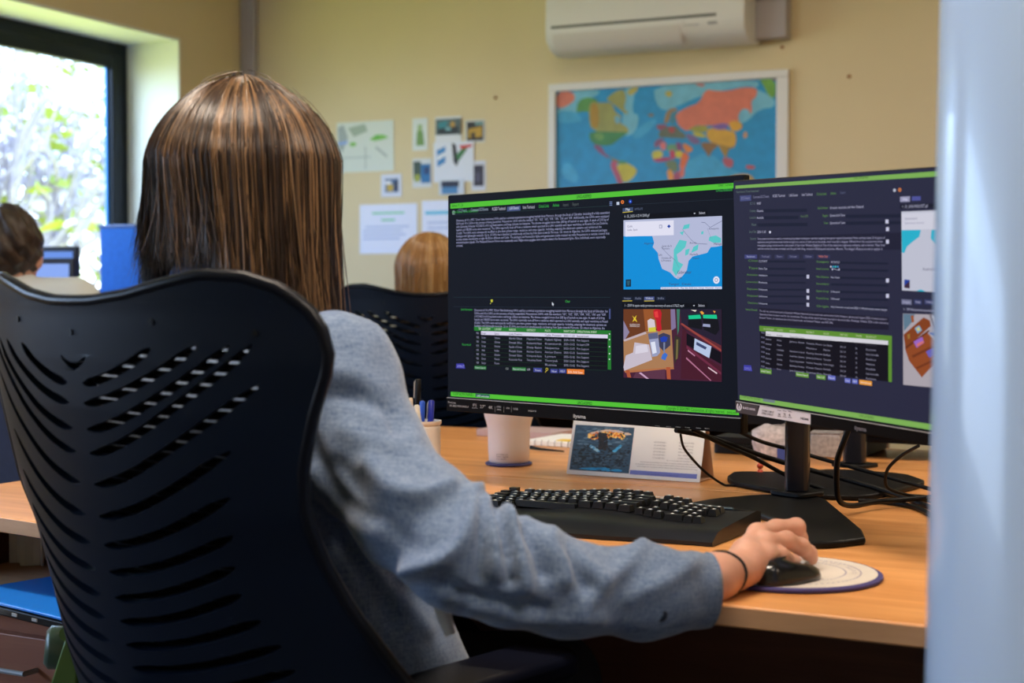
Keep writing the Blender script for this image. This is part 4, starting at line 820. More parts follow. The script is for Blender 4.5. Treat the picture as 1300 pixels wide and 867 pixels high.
for k_, (rgb, pts) in enumerate([((92, 120, 140), [(352,130),(420,132),(400,180),(356,230)]), ((120, 112, 120), [(500,130),(600,134),(600,330),(540,260)]), ((190, 190, 200), [(516,140),(560,140),(600,250),(600,300),(540,230)]), ((40, 40, 60), [(524,136),(540,136),(590,240),(576,240)]), ((128, 62, 28), [(354,250),(470,150),(506,168),(512,200),(365,330)]), ((140, 70, 34), [(362,330),(490,235),(535,290),(556,392),(460,498),(385,400)]), ((100, 46, 22), [(362,322),(500,222),(506,230),(368,334)]), ((110, 52, 26), [(400,372),(548,300),(552,312),(410,384)]), ((110, 52, 26), [(425,440),(556,380),(556,392),(432,450)]), ((150, 80, 40), [(396,140),(412,138),(416,176),(402,180)]), ((120, 160, 190), [(418,212),(445,196),(462,224),(436,244)]), ((200, 190, 120), [(428,214),(444,206),(452,222),(438,230)]), ((150, 100, 190), [(412,290),(462,262),(474,296),(430,326)]), ((206, 110, 110), [(430,304),(470,284),(470,298),(434,320)]), ((100, 90, 180), [(484,348),(524,326),(538,360),(504,384)]), ((50, 90, 170), [(500,240),(530,236),(600,310),(600,330),(570,320),(560,280)]), ((210, 206, 216), [(560,320),(575,316),(600,400),(600,420)]), ((226, 222, 230), [(560,470),(600,440),(640,460),(640,560),(575,552)]), ((150, 110, 50), [(376,250),(392,244),(392,272),(380,276)])]): s.poly(rgb, [d4(*q) for q in pts], 3+k_*.4)
s.build(mon2)
# sticker on the chin
m = MB(MT2); sc2 = Scr(MT2)
def flatq(sc, mb, pts, y, mi): mb.add([(u, y, v) for u, v in [sc.uv(*p) for p in pts]], [tuple(range(len(pts)))], mi)
flatq(sc2, m, [(935.5, 509), (965, 513.5), (962.5, 528), (936, 523.3)], -.0025, 0)
st = thing('a', 'b', 'c') if False else None
flatq(sc2, m, [(967, 513.6), (1031, 524.5), (1031, 538.8), (963, 527.2)], -.0025, 1)
e5 = lambda x, y: (880+x/12.94, 500+y/12.94); e6 = lambda x, y: (900+x/4.194, 500+y/4.194)
for a0 in ((200, 340),):   # ring-shaped emblem with an open top
    P = [e5(783+44*math.cos(R(a)), 208+66*math.sin(R(a))) for a in range(-60, 241, 20)]; Q = [e5(783+24*math.cos(R(a)), 208+44*math.sin(R(a))) for a in range(-60, 241, 20)]
    flatq(sc2, m, [Q[i] for i in range(len(Q))][::-1][:0]+P+Q[::-1], -.0027, 1) if False else [flatq(sc2, m, [P[i], P[i+1], Q[i+1], Q[i]], -.0027, 1) for i in range(len(P)-1)]
flatq(sc2, m, [e5(776, 190), e5(790, 190), e5(796, 240), e5(770, 240)], -.0027, 1)
def chin2(t, p, x1, h, mi, bold=0):
    u0, v0 = sc2.uv(*p); _, v1 = sc2.uv(p[0], p[1]-h); u1, _ = sc2.uv(x1, p[1]); n0 = len(m.v); sz = (v1-v0)/.7
    text_into(m, t, 0, 0, sz, mi, None, bold=bold*sz); L = [sc2.I @ q for q in m.v[n0:]]; wd = max(q.x for q in L)
    m.v[n0:] = [sc2.M @ Vector((u0+q.x*(u1-u0)/wd, -.0028, v0+q.z)) for q in L]
chin2('BLACK HAWK', e5(843, 240), e5(1050, 0)[0], 2.8, 1, .02); chin2('DYNAMIC COMFORT', e6(292, 92), e6(356, 0)[0], 2.4, 2, .02); chin2('4 SPEED OVERLAY', e6(290, 106), e6(352, 0)[0], 2.4, 2, .02)
for xx, t in ((378, 'ms'), (406, '75'), (434, '4.')): 
    a_, b_ = e6(xx-4, 84+(xx-378)*.11), e6(xx+16, 118+(xx-378)*.11)
    for q in ([(a_[0], a_[1]), (b_[0], a_[1]+1), (b_[0], a_[1]+1.7), (a_[0], a_[1]+.7)], [(a_[0], b_[1]-.7), (b_[0], b_[1]+.3), (b_[0], b_[1]+1), (a_[0], b_[1])]): flatq(sc2, m, q, -.0027, 2)
    chin2(t, e6(xx, 112+(xx-378)*.11), e6(xx+12, 0)[0], 3.4, 2, .03)
chin2('HDMI', e6(496, 134), e6(540, 0)[0], 2.8, 2, .03)
m.build('chin_sticker', [mat('sticker_black', (.03, .02, .022)), mat('sticker_white', (.62, .60, .66)), mat('sticker_ink', (.04, .04, .05))], mon2)['label'] = 'black and white feature sticker'
m = MB(MT2); chin(sc2, m, 'iiyama', 1087, 545, 1102, 5, 0, .03); m.build('chin_marking', mat('marking_dim', (.12, .12, .15), rough=.6), mon2)

# ---- dual arm stand between the two monitors
def stand(label, px, pypole, Zp, wpole, baseP, htop, arms):
    pc = onz(px, pypole, DZ+.012); pc = at(px, pypole, Zp); b0 = Vector((pc.x, pc.y, DZ))
    o = thing('monitor_stand', label, 'monitor stand', b0)
    P = [onz(x, y, DZ+.008) for x, y in baseP]; P2 = [(p.x, p.y) for p in P]
    Q = []
    for i in range(len(P2)):
        a, b = P2[i], P2[(i+1) % len(P2)]; Q += [(a[0]*.85+b[0]*.15, a[1]*.85+b[1]*.15), (a[0]*.15+b[0]*.85, a[1]*.15+b[1]*.85)]
    MB().prism(Q, DZ+.0005, DZ+.010).build('base_plate', M_black, o, bevel=.003)
    MB(frame(b0, R(-50))).prism(rrect(-.034, .034, -.03, .03, .01), .0105, .018).build('pole_foot', M_black, o, bevel=.002)
    MB(frame(b0, R(-20))).prism(rrect(-wpole/2, wpole/2, -.017, .017, .009, 4), .0185, htop-DZ).build('pole', mat('pole_paint', (.008, .008, .012), rough=.25), o, bevel=.001)
    for (tgt, hub) in arms:
        a = Vector((b0.x, b0.y, tgt.z)); d = (Vector((hub.x, hub.y, tgt.z))-a)
        MB().tube([a+d.normalized()*.02, a+d*.5, Vector((hub.x, hub.y, tgt.z))], [.014, .013, .012], 12).build('arm', M_black, o, 40)
        MB().tube([Vector((hub.x, hub.y, tgt.z-.018)), Vector((hub.x, hub.y, tgt.z+.018))], .018, 16).build('hinge', M_black, o, 40)
        dd = (tgt-Vector((hub.x, hub.y, tgt.z)))
        MB().tube([Vector((hub.x, hub.y, tgt.z)), tgt], .013, 12).build('mount', M_black, o, 40)
    return o
c1_ = MT1 @ Vector((MW_/2, .047, MHt/2+.01)); h1_ = MT1 @ Vector((MW_/2+.05, .10, MHt/2+.01)); c2_ = MT2 @ Vector((MW2/2, .047, MH2/2+.01)); h2_ = MT2 @ Vector((MW2/2, .10, MH2/2+.01))
stand('black two-armed stand on the front desk, its base beside the hand', 1012, 641, 2.34, .037,
      [(866, 641), (905, 634), (960, 629), (1040, 628), (1106, 683), (1060, 689), (1020, 690), (1000, 689), (1004, 676), (990, 662), (955, 650), (905, 645)], 1.18, [(c1_, h1_), (c2_, h2_)])
stand('black stand on the opposite desk, behind the front one', 1085, 604, 2.72, .040,
      [(922, 606), (932, 599), (1000, 600), (1060, 596), (1150, 602), (1178, 612), (1140, 622), (1100, 630), (1030, 628), (975, 620), (930, 612)], 1.06, [])

# ================================================================ THINGS ON THE DESKS
# keyboard -------------------------------------------------------
KF = frame(onz(762, 668, DZ), R(-29.5)); kx = KF.to_translation(); KF = frame((kx.x, kx.y, DZ), R(-29.5))
kb = thing('keyboard', 'black full size keyboard with a curved wrist rest in front of the monitors', 'keyboard', (kx.x, kx.y, DZ), R(-29.5))
KW = .203
def wave(x): return .0035*math.cos(x/KW*PI*1.5)
def kz(y): return .016+(y+.115)*.055
nx, ny = 40, 10; vs = []; 
def yfr(x): return -.098-.012*math.cos(x/KW*PI)
def ybk(x): return .112+.012*math.cos(x/KW*PI*1.0)-.006*abs(x)/KW
for i in range(nx+1):
    x = -KW+2*KW*i/nx
    for j in range(ny+1):
        t = j/ny; y = yfr(x)*(1-t)+ybk(x)*t; z = kz(y)+wave(x)*(1 if t > .3 else .5)
        if j == 0: z = .006
        elif j == 1: z -= .002
        if t >= .99: z -= .004
        vs.append((x, y, z))
A = len(vs); vs += [(v[0], v[1], .001) for v in vs]; n1 = ny+1
fs = [(i*n1+j, (i+1)*n1+j, (i+1)*n1+j+1, i*n1+j+1) for i in range(nx) for j in range(ny)]
fs += [tuple(A+k for k in reversed(f)) for f in fs]
fs += [(i*n1, A+i*n1, A+(i+1)*n1, (i+1)*n1) for i in range(nx)]+[(i*n1+ny, (i+1)*n1+ny, A+(i+1)*n1+ny, A+i*n1+ny) for i in range(nx)]
fs += [(j, j+1, A+j+1, A+j) for j in range(ny)]+[(nx*n1+j, A+nx*n1+j, A+nx*n1+j+1, nx*n1+j+1) for j in range(ny)]
MB(KF).add(vs, fs).build('keyboard_body', mat('keyboard_plastic', (.009, .010, .013), rough=.36, spec=.35), kb, 50)
for (xa, xb) in ((-.18, -.05), (.05, .165)):
    MB(KF).tube([(xa+(xb-xa)*k/8, ybk(xa+(xb-xa)*k/8)-.011, kz(.1)+wave(xa+(xb-xa)*k/8)+.0005) for k in range(9)], .0022, 6).build('media_strip', mat('strip_slate', (.06, .09, .11), rough=.3), kb)
m = MB(KF @ Matrix.Translation((.055, ybk(.05)-.018, kz(.1)+.0045)) @ Matrix.Rotation(R(-86), 4, 'X')); text_into(m, 'Logitech', -.018, 0, .0095, 0, None, bold=.0003)
m.build('maker_mark', mat('mark_white', (.6, .6, .6)), kb)
kc = {}
M_key = mat('key_plastic', (.007, .008, .010), rough=.33, spec=.4)
kprint = mat('key_print', (.80, .81, .83), rough=.5)
def key(x, y, wd, dp=.0155, ch=None):
    k_ = round(wd, 4)
    if k_ not in kc:
        h = .0085; a = wd/2; b = dp/2; c_ = a-.0018; d = b-.0022
        me = bpy.data.meshes.new('keycap')
        V = [(-a,-b,0),(a,-b,0),(a,b,0),(-a,b,0),(-c_,-d,h),(c_,-d,h),(c_,d,h-.0008),(-c_,d,h-.0008),(0,-d*.2,h-.0012)]
        me.from_pydata(V+[(-c_*.55,-d*.1,h+.0002),(-c_*.55+.0048,-d*.1,h+.0002),(-c_*.55+.0048,d*.65,h+.0002),(-c_*.55+.001,d*.65,h+.0002)], [], [(0,1,5,4),(1,2,6,5),(2,3,7,6),(3,0,4,7),(4,5,8),(5,6,8),(6,7,8),(7,4,8),(3,2,1,0),(9,10,11,12)])
        me.materials.append(M_key); me.materials.append(kprint); me.polygons[9].material_index = 1
        kc[k_] = me
    o = bpy.data.objects.new('keycap', kc[k_]); C.objects.link(o); o.parent = kb
    o.location = (x, y, kz(y)+wave(x)+.001); o.rotation_euler = (R(3), 0, 0)
U = .0163; xL = -KW+.012; nk = 0
rows_ = [(.088, .0, [1]*1+['g.6']+[1]*4+['g.4']+[1]*4+['g.4']+[1]*4), (.062, 0, [1]*13+[2]), (.044, 0, [1.5]+[1]*12+[1.5]), (.026, 0, [1.75]+[1]*11+[2.25]), (.008, 0, [1.25]+[1]*11+[2.75]), (-.010, 0, [1.3, 1.2, 1.3, 6, 1.3, 1.2, 1.3, 1.3])]
right_ = [(.088, [1, 1, 1]), (.062, [1, 1, 1, .3, 1, 1, 1, 1]), (.044, [1, 1, 1, .3, 1, 1, 1, 1]), (.026, [0, 0, 0, .3, 1, 1, 1]), (.008, [0, 1, 0, .3, 1, 1, 1]), (-.010, [1, 1, 1, .3, 2, 1, 1])]
allk = []
for (y, _, ks) in rows_:
    x = xL
    for q in ks:
        if isinstance(q, str): x += float(q[1:])*U; continue
        allk.append((x+q*U/2, y, q*U-.0018)); x += q*U*(.97 if y > .08 else 1)
for (y, ks) in right_:
    x = xL+15.25*U
    for q in ks:
        if q == .3: x += .2*U; continue
        if q: allk.append((x+q*U*.43, y, q*U*.9-.0018))
        x += max(q, 1)*U*.9
bend = lambda x: .009*math.cos(x/KW*PI)
allk = [(x, y+bend(x), w_) for x, y, w_ in allk if x < KW-.012]
allk.sort(key=lambda k: -k[0]+0*k[1])
for k_ in allk[:100]: key(*k_)
if len(allk) > 100:
    m = MB(KF)
    for (x, y, wd) in allk[100:]: m.box((x, y, kz(y)+wave(x)+.005), (wd-.002, .012, .008))
    m.build('keycap_rest', M_key, kb)['kind'] = 'stuff'

# mouse pad, mouse ----------------------------------------------
pcn = onz(1000, 731, DZ); PR = .108
mp = thing('mouse_mat', 'round cream mouse mat with a purple rim under the hand', 'mouse mat', (pcn.x, pcn.y, DZ))
pf = frame((pcn.x, pcn.y, DZ), R(-30))
MB(pf).lathe([(PR-.002, .0006), (PR, .002), (PR, .0045), (PR-.003, .006), (.001, .006)], n=72).build('mat_base', mat('mat_purple', (.045, .035, .16), rough=.7), mp, 50)
MB(pf).lathe([(PR-.006, .0058), (PR-.0062, .0064), (.001, .0064)], n=72).build('mat_print', mat('mat_cream', (.62, .56, .50), rough=.6, noise=.08, nscale=25), mp, 50)
m = MB(pf)
for rr_ in (.083, .066):
    for k in range(72):
        a0, a1 = 2*PI*k/72, 2*PI*(k+.6)/72; q = .0011
        m.add([((rr_+s_)*math.cos(a), (rr_+s_)*math.sin(a), .0066) for a, s_ in ((a0, -q), (a1, -q), (a1, q), (a0, q))], [(0,1,2,3)])
for k in range(14):
    a = R(20+k*8); Mx = Matrix.Translation((.0745*math.cos(a), .0745*math.sin(a), .0067)) @ Matrix.Rotation(a-PI/2, 4, 'Z') @ Matrix.Rotation(-PI/2, 4, 'X')
    text_into(m, 'OPEN SOURCE UK'[k], 0, -.002, .008, 0, Mx)
m.build('mat_lettering', mat('mat_ink', (.22, .20, .34), rough=.6), mp)
mc_ = onz(1001, 722, DZ+.02); MO = frame((mc_.x, mc_.y, DZ+.0068), R(-52))
mo = thing('computer_mouse', 'black computer mouse under the right hand', 'mouse', (mc_.x, mc_.y, DZ+.0068), R(-52))
vs = []; fs = []; na, nb = 24, 10
for j in range(nb+1):
    t = j/nb; ph = t*PI/2
    for i in range(na):
        a = 2*PI*i/na; rx = .025*(1-.06*math.cos(2*a)); ry = .047
        ca, sa = math.cos(a), math.sin(a); k_ = math.cos(ph)**.55
        vs.append((rx*ca*k_, ry*sa*k_-.004*t, .001+.022*math.sin(ph)**.9*(1-.22*sa)))
fs = [(j*na+i, j*na+(i+1) % na, (j+1)*na+(i+1) % na, (j+1)*na+i) for j in range(nb) for i in range(na)]+[tuple(range(na))[::-1]]
MB(MO).add(vs, fs).build('mouse_body', M_blackg, mo, 60)
MB(MO).tube([(-.003, .027, .0135), (.003, .027, .0135)], .006, 20).build('scroll_wheel', M_grey, mo, 40)

# cup on a coaster -----------------------------------------------
cc = onz(646, 590, DZ); 
co = thing('coaster', 'dark blue round coaster under the white cup', 'coaster', (cc.x, cc.y, DZ))
MB(frame((cc.x, cc.y, DZ))).lathe([(.041, .0005), (.044, .001), (.045, .004), (.043, .0055), (.001, .0055)], n=48).build('coaster_disc', mat('coaster_blue', (.03, .04, .16), rough=.4), co, 50)
cu_ = thing('cup', 'white reusable cup with a flared rim, in front of the front monitor', 'cup', (cc.x, cc.y, DZ+.0056))
cf = frame((cc.x, cc.y, DZ+.0056))
MB(cf).lathe([(.036, .0003), (.0385, .004), (.0395, .03), (.0402, .064), (.0425, .074), (.0468, .088), (.0485, .104), (.047, .104), (.040, .074), (.038, .03), (.036, .006), (.001, .006)], n=56).build('cup_body', mat('cup_white', (.66, .60, .60), rough=.38), cu_, 50)
m = MB(cf)
def on_cup(m, txt, ang, z, size):
    n0 = len(m.v); text_into(m, txt, 0, 0, size, 0, Matrix.Identity(4)); I = cf.inverted()
    for i in range(n0, len(m.v)):
        q = I @ m.v[i]; a = ang+q.x/.040; r_ = .0403+.0001; m.v[i] = cf @ Vector((r_*math.cos(a), r_*math.sin(a), z+q.z))
for k, t in enumerate(('DO MORE OF', 'WHAT MAKES', 'YOU HAPPY')): on_cup(m, t, R(-126), .0165-k*.0042, .0038)
m.build('cup_lettering', mat('ink_dark', (.08, .08, .1)), cu_)

# pen pot --------------------------------------------------------
pp = at(537, 556, 2.62); pp = Vector((pp.x, pp.y, DZ))
pot = thing('pen_pot', 'white ribbed pen pot beside the grey sleeve', 'pen pot', pp)
pr = [(.028, .0005), (.030, .002)]
for k in range(14): z = .006+k*.0066; pr += [(.0315, z), (.0298, z+.0033)]
pr += [(.0325, .099), (.0325, .104), (.030, .104), (.028, .09), (.027, .006), (.001, .006)]
MB(frame(pp)).lathe(pr, n=40).build('pot_body', mat('pot_white', (.66, .62, .58), rough=.5), pot, 60)
def pen(label, top, bot, r, body, capc, cap_len=.045, name='pen', clip=True):
    a, b = Vector(bot), Vector(top); d = (b-a).normalized(); L = (b-a).length
    o = thing(name, label, 'pen' if name == 'pen' else name, a, group='pens in the pot')
    MB().tube([a, a+d*.012, a+d*(L-cap_len)], [.001, r*.9, r], 12).build('barrel', body, o, 50)
    MB().tube([a+d*(L-cap_len+.0002), a+d*(L-.002), b], [r*1.12, r*1.12, r*.7], 12).build('cap', capc, o, 50)
    if clip:
        s_ = d.cross(Vector((0, 1, .2))).normalized()
        MB().tube([b-d*.003+s_*r, b-d*.006+s_*(r+.002), b-d*.034+s_*(r+.002)], .0011, 6).build('clip', M_grey, o)
P_ = lambda px, py, Z: at(px, py, Z)
bluep = mat('pen_blue', (.01, .02, .30), rough=.3); 
def potpt(dx, dy, z=.012): return pp+Vector((dx, dy, z))
pen('black pen standing tallest in the white pot', P_(531, 481, 2.61), potpt(-.012, .0), .0045, M_black, M_black)
pen('blue pen with a bright cap in the middle of the pot', P_(536, 509, 2.61), potpt(-.004, .010), .0045, bluep, mat('pen_blue2', (.02, .08, .5), rough=.3))
pen('dark blue pen leaning right in the pot', P_(548, 508, 2.62), potpt(.008, -.004), .0048, bluep, bluep)
pen('white clicker pen nearest in the pot', P_(529, 514, 2.595), potpt(.004, -.012), .0045, M_white, mat('pen_cream', (.6, .56, .48)), .03)
pen('brown pencil at the left of the pot', P_(521, 505, 2.63), potpt(-.014, .008), .0036, mat('pencil_brown', (.4, .16, .06)), mat('pencil_tip', (.7, .55, .4)), .02, clip=False)

# desk calendar ----------------------------------------------------
bl_, br_ = onz(719, 601.5, DZ+.001), onz(888, 612.5, DZ+.001)
CX = (br_-bl_).normalized(); cyaw = math.atan2(CX.y, CX.x); CF = Matrix.Translation(bl_) @ Matrix.Rotation(cyaw, 4, 'Z'); CWd = (br_-bl_).length
cal = thing('desk_calendar', 'tent desk calendar standing upside down with a stormy sky picture', 'calendar', (bl_+br_)/2, cyaw)
lean = R(17); CH = .112
FF = CF @ Matrix.Rotation(-lean, 4, 'X')            # front leaf plane
MB(FF).box((CWd/2, .0008, CH/2), (CWd, .0016, CH)).build('front_leaf', mat('leaf_paper', (.74, .74, .73), rough=.6), cal)
BK = CF @ Matrix.Translation((0, 2*CH*math.sin(lean)+.004, 0)) @ Matrix.Rotation(lean, 4, 'X')
MB(BK).box((CWd/2, 0, CH/2), (CWd, .0016, CH)).build('back_board', mat('card_brown', (.45, .26, .16), rough=.8), cal)
MB(CF).box((CWd/2, CH*math.sin(lean)+.003, .0008), (CWd-.004, .056, .0012)).build('foot_flap', MATS['card_brown'], cal)
for k in range(24):
    x = .01+k*(CWd-.02)/23; c = FF @ Vector((x, .001, CH)); r_ = .0042
    MB().tube([c+(CF.to_3x3() @ Vector((0, r_*math.sin(a)+.001, r_*math.cos(a)-.001))) for a in np.linspace(.2, 2*PI-.2, 9)], .0007, 5).build('wire_loop', M_black, cal)
sc3 = Scr(FF); 
picm = {}; pl = []; m = MB(FF)
def cpoly(rgb, pts, lay):
    if rgb not in picm: picm[rgb] = len(pl); pl.append(mat('cal_%02x%02x%02x' % rgb, lin(rgb), rough=.45))
    m.add([(u, -.0003-.00003*lay, v) for u, v in [sc3.uv(640+x/5, 490+y/5) for x, y in pts]], [tuple(range(len(pts)))], picm[rgb])
cpoly((46, 74, 96), [(455,245),(828,265),(792,556),(414,531)], 0)
import random as _r
def inpic(x, y):
    ty = (y-245)/(288); xl = 455-41*ty; xr = 828-36*ty; return xl+3 < x < xr-3 and 247+(x-xl)*.055 < y < 530+(x-414)*.065-3
def blotch(rgb, cx, cy, rx, ry, lay, jag=.35):
    P = [(cx+rx*math.cos(a)*(1+jag*(random.random()-.5)), cy+ry*math.sin(a)*(1+jag*(random.random()-.5))) for a in np.linspace(0, 2*PI, 13)[:-1]]
    if all(inpic(*p) for p in P): cpoly(rgb, P, lay)
for k in range(420):                 # dark cloud and rock texture in the lower half
    x, y = random.uniform(418, 800), random.uniform(375, 520); blotch(random.choice([(24,34,44),(40,56,70),(18,26,34),(70,90,108),(52,76,96),(30,44,56)]), x, y, random.uniform(5,15), random.uniform(3,8), 1+k*.01)
for k in range(150):
    x, y = random.uniform(450, 815), random.uniform(262, 372); blotch(random.choice([(70,100,124),(96,124,146),(40,70,96),(52,84,110)]), x, y, random.uniform(10,26), random.uniform(3,7), 6+k*.01)
for k in range(60):
    t = random.uniform(-.9, .9); blotch(random.choice([(214,190,170),(190,180,186),(230,200,170)]), 668+140*t, 300-34*math.cos(t*1.4)+random.uniform(-4,8)+18, random.uniform(8,18), random.uniform(3,6), 8+k*.01)
for k in range(110):
    t = random.uniform(-1, 1); blotch(random.choice([(236,150,40),(250,190,80),(214,110,30),(252,214,120)]), 650+112*t, 318-14*math.cos(t*1.5)+random.uniform(-10,24), random.uniform(5,13), random.uniform(4,9), 9+k*.01)
for k in range(60):
    a = random.random(); blotch(random.choice([(24,18,16),(44,28,20),(14,14,18)]), 625+random.uniform(-22,24)+a*4, 300+a*100, random.uniform(8,20)*(1.1-a*.5), random.uniform(6,14), 11+k*.01)
for k in range(22): blotch((34,24,20), random.uniform(560,760), random.uniform(300,340), random.uniform(5,9), random.uniform(4,8), 12+k*.01)
for k in range(40):
    t = random.random(); blotch(random.choice([(70,170,220),(150,200,224),(60,140,190)]), random.choice([600-50*t, 700+40*t]), 380+35*(1-t), random.uniform(6,16), random.uniform(4,8), 10+k*.01)
for k in range(40): blotch(random.choice([(20,130,190),(40,150,210)]), random.uniform(500, 780), random.uniform(522, 545), random.uniform(14,34), random.uniform(3,7), 13+k*.01)
cpoly((104, 116, 190), [(800,533),(1226,560),(1222,590),(797,560)], 1)
m.build('calendar_picture', pl, cal)
# upside-down print on the right half
m = MB(FF)
def flipt(t, xr, yb, xl, h, mi=0, bold=0):
    """lettering turned upside down: it starts at the right (xr) and reads towards xl"""
    u0, v0 = sc3.uv(640+xr/5, 490+yb/5); u1, _ = sc3.uv(640+xl/5, 490+yb/5); _, v1 = sc3.uv(640+xr/5, 490+(yb+h)/5)
    n0 = len(m.v); sz = abs(v0-v1)/.7; text_into(m, t, 0, 0, sz, mi, None, bold=bold*sz); L = [FF.inverted() @ q for q in m.v[n0:]]; wd = max(q.x for q in L)
    m.v[n0:] = [FF @ Vector((u0-q.x*(u0-u1)/wd, -.0006, v0-q.z)) for q in L]
flipt('Contact Information', 1106, 568, 908, 12, 1, .01)
for k, (t, xl) in enumerate((('This is an automated message with all the contact details for the office and is', 842), ('updated by the desk every single quarter. Please share all new details here', 832), ('Find your regional contact below or write in to the general mail address', 862), ('Service requests: use the form, or by', 1030))):
    flipt(t, 1230-(k == 3)*10, 530-k*15-(k == 3)*4, xl, 8)
for k in range(6):
    flipt(('By phone / support', 'Help desk / day', 'Reception / night', 'Technical / help', 'On call / leads', 'General Manager')[k], 1192+k*3, 462-k*20, 1100+k*2, 9); flipt('+350 200 54 321', 1022+k*2, 456-k*20, 944+k*2, 9)
m.build('calendar_print', [mat('print_grey', (.22, .22, .25)), mat('print_navy', (.10, .11, .35))], cal)

# note pad with yellow tab, pen/lead in front of it ----------------
np0 = onz(684, 566, DZ); NF = frame(Vector((np0.x, np0.y, DZ)), R(-30))
nb = thing('note_pad', 'white spiral note pad lying behind the cup and calendar', 'note pad', Vector((np0.x, np0.y, DZ)), R(-30))
MB(NF).prism(rrect(-.03, .12, -.005, .16, .006), .0006, .012).build('pages', M_paper, nb, bevel=.001)
for k in range(9): MB(NF).tube([(-.022+k*.016, -.004-.004*math.sin(a), .007+.006*math.cos(a)) for a in np.linspace(0, 2*PI, 9)], .0008, 5).build('wire_loop', M_grey, nb)
MB(NF).box((.055, .02, .0132), (.03, .03, .002)).build('yellow_tab', mat('tab_yellow', (.75, .50, .04)), nb)
q0 = onz(604+50, 570, DZ+.006); q1 = onz(716, 573, DZ+.006)
tag(MB().tube([onz(668, 566.5, DZ+.005), onz(686, 570, DZ+.005), onz(716, 573, DZ+.004)], [.004, .003, .0015], 10).build('stylus', M_black, smooth=50), 'thin black stylus lying just right of the cup', 'stylus')
q = onz(640, 560, DZ); 
tag(MB(frame((q.x+.05, q.y+.12, DZ), R(-30))).prism(rrect(-.10, .10, -.06, .06, .008), .0008, .016).build('notebook', mat('notebook_pink', (.46, .33, .33), rough=.6), bevel=.001), 'pinkish grey closed notebook behind the white cup', 'notebook')

# things at the foot of the rear stand ------------------------------
def carton(label, px0, px1, pyb, pyt, Z, col, yaw, dep=.05, name='carton'):
    a, b = at(px0, pyb, Z), at(px1, pyb, Z); wv = (b-a).length; h = at(px0, pyt, Z).z-DZ; c = (a+b)/2
    o = thing(name, label, 'box', Vector((c.x, c.y, DZ)), yaw)
    Mx = frame(Vector((c.x, c.y, DZ)), yaw)
    MB(Mx).prism([(-wv/2, 0), (wv/2, 0), (wv/2, dep), (-wv/2, dep)], .0008, h*.93).build('carton_body', mat(name+'_card', col, rough=.7, noise=.3, nscale=120), o, bevel=.003)
    MB(Mx).prism([(-wv/2-.001, -.001), (wv/2+.001, -.001), (wv/2+.001, dep+.001), (-wv/2-.001, dep+.001)], h*.935, h).build('lid', MATS[name+'_card'], o, bevel=.002)
    return o
carton('speckled grey carton between the two stand poles', 1028, 1066, 600, 549, 2.95, (.40, .37, .38), R(-20))
tb = at(985, 596, 2.92); TB = frame(Vector((tb.x, tb.y, DZ)), R(-25))
tp = thing('tissue_packet', 'crumpled pale patterned packet left of the front stand pole', 'packet', Vector((tb.x, tb.y, DZ)), R(-25))
vs = []; n_ = 14
for i in range(n_):
    a = 2*PI*i/n_
    for (rr_, z) in ((.040, .0006), (.050, .03), (.045, .055), (.022, .068)): vs.append((rr_*math.cos(a)*(1+.12*math.sin(3*a+z*60)), rr_*.55*math.sin(a)*(1+.1*math.cos(2*a)), z+.004*math.sin(2*a)))
MB(TB).add(vs, [(i*4+j, ((i+1) % n_)*4+j, ((i+1) % n_)*4+j+1, i*4+j+1) for i in range(n_) for j in range(3)]+[tuple(i*4 for i in range(n_))[::-1], tuple(i*4+3 for i in range(n_))]).build('wrapper', mat('packet_print', (.48, .42, .42), rough=.6, noise=.35, nscale=90), tp, 50)
MB(TB).box((.045, -.028, .018), (.035, .006, .032), 0, Matrix.Rotation(R(-25), 4, 'Z')).build('blue_flap', mat('packet_blue', (.03, .05, .22)), tp, bevel=.002)
MB(TB).box((.075, -.040, .012), (.022, .006, .022), 0, Matrix.Rotation(R(-25), 4, 'Z')).build('red_flap', mat('packet_red', (.35, .03, .03)), tp, bevel=.002)
fg = onz(965, 606, DZ); FG = frame(Vector((fg.x, fg.y, DZ)))
fo = thing('figurine', 'tiny red figurine left of the crumpled packet', 'figurine', Vector((fg.x, fg.y, DZ)))
MB(FG).lathe([(.007, .0005), (.008, .003), (.005, .012), (.004, .014), (.001, .0145)], n=16).build('figurine_body', mat('fig_red', (.45, .05, .02), rough=.4), fo, 60)
MB(FG).ball((0, 0, .0205), .0058).build('figurine_head', MATS['fig_red'], fo, 60)
hc = at(985, 548, 3.03)
hp = thing('headphones', 'dark grey headphones on a holder left of the front pole', 'headphones', Vector((hc.x, hc.y, DZ)))
MB().lathe([(.03, .0006), (.032, .004), (.01, .008), (.006, .012), (.006, .08), (.001, .081)], (hc.x+.01, hc.y+.03, DZ), 24).build('holder', M_black, hp, 50)
HB = frame(hc, R(-25))
for sgn in (-1, 1): MB(HB @ Matrix.Translation((sgn*.016, 0, 0)) @ Matrix.Rotation(PI/2, 4, 'Y') @ Matrix.Diagonal((1.15, .8, 1, 1))).lathe([(.012, -.010), (.026, -.008), (.028, 0), (.024, .008), (.012, .010)], n=24).build('ear_cup', mat('cup_grey', (.16, .17, .17), rough=.6), hp, 60)
MB(HB).tube([(.022*math.cos(a), 0, .028+.03*math.sin(a)) for a in np.linspace(0, PI, 13)], .004, 8).build('head_band', M_black, hp, 60)
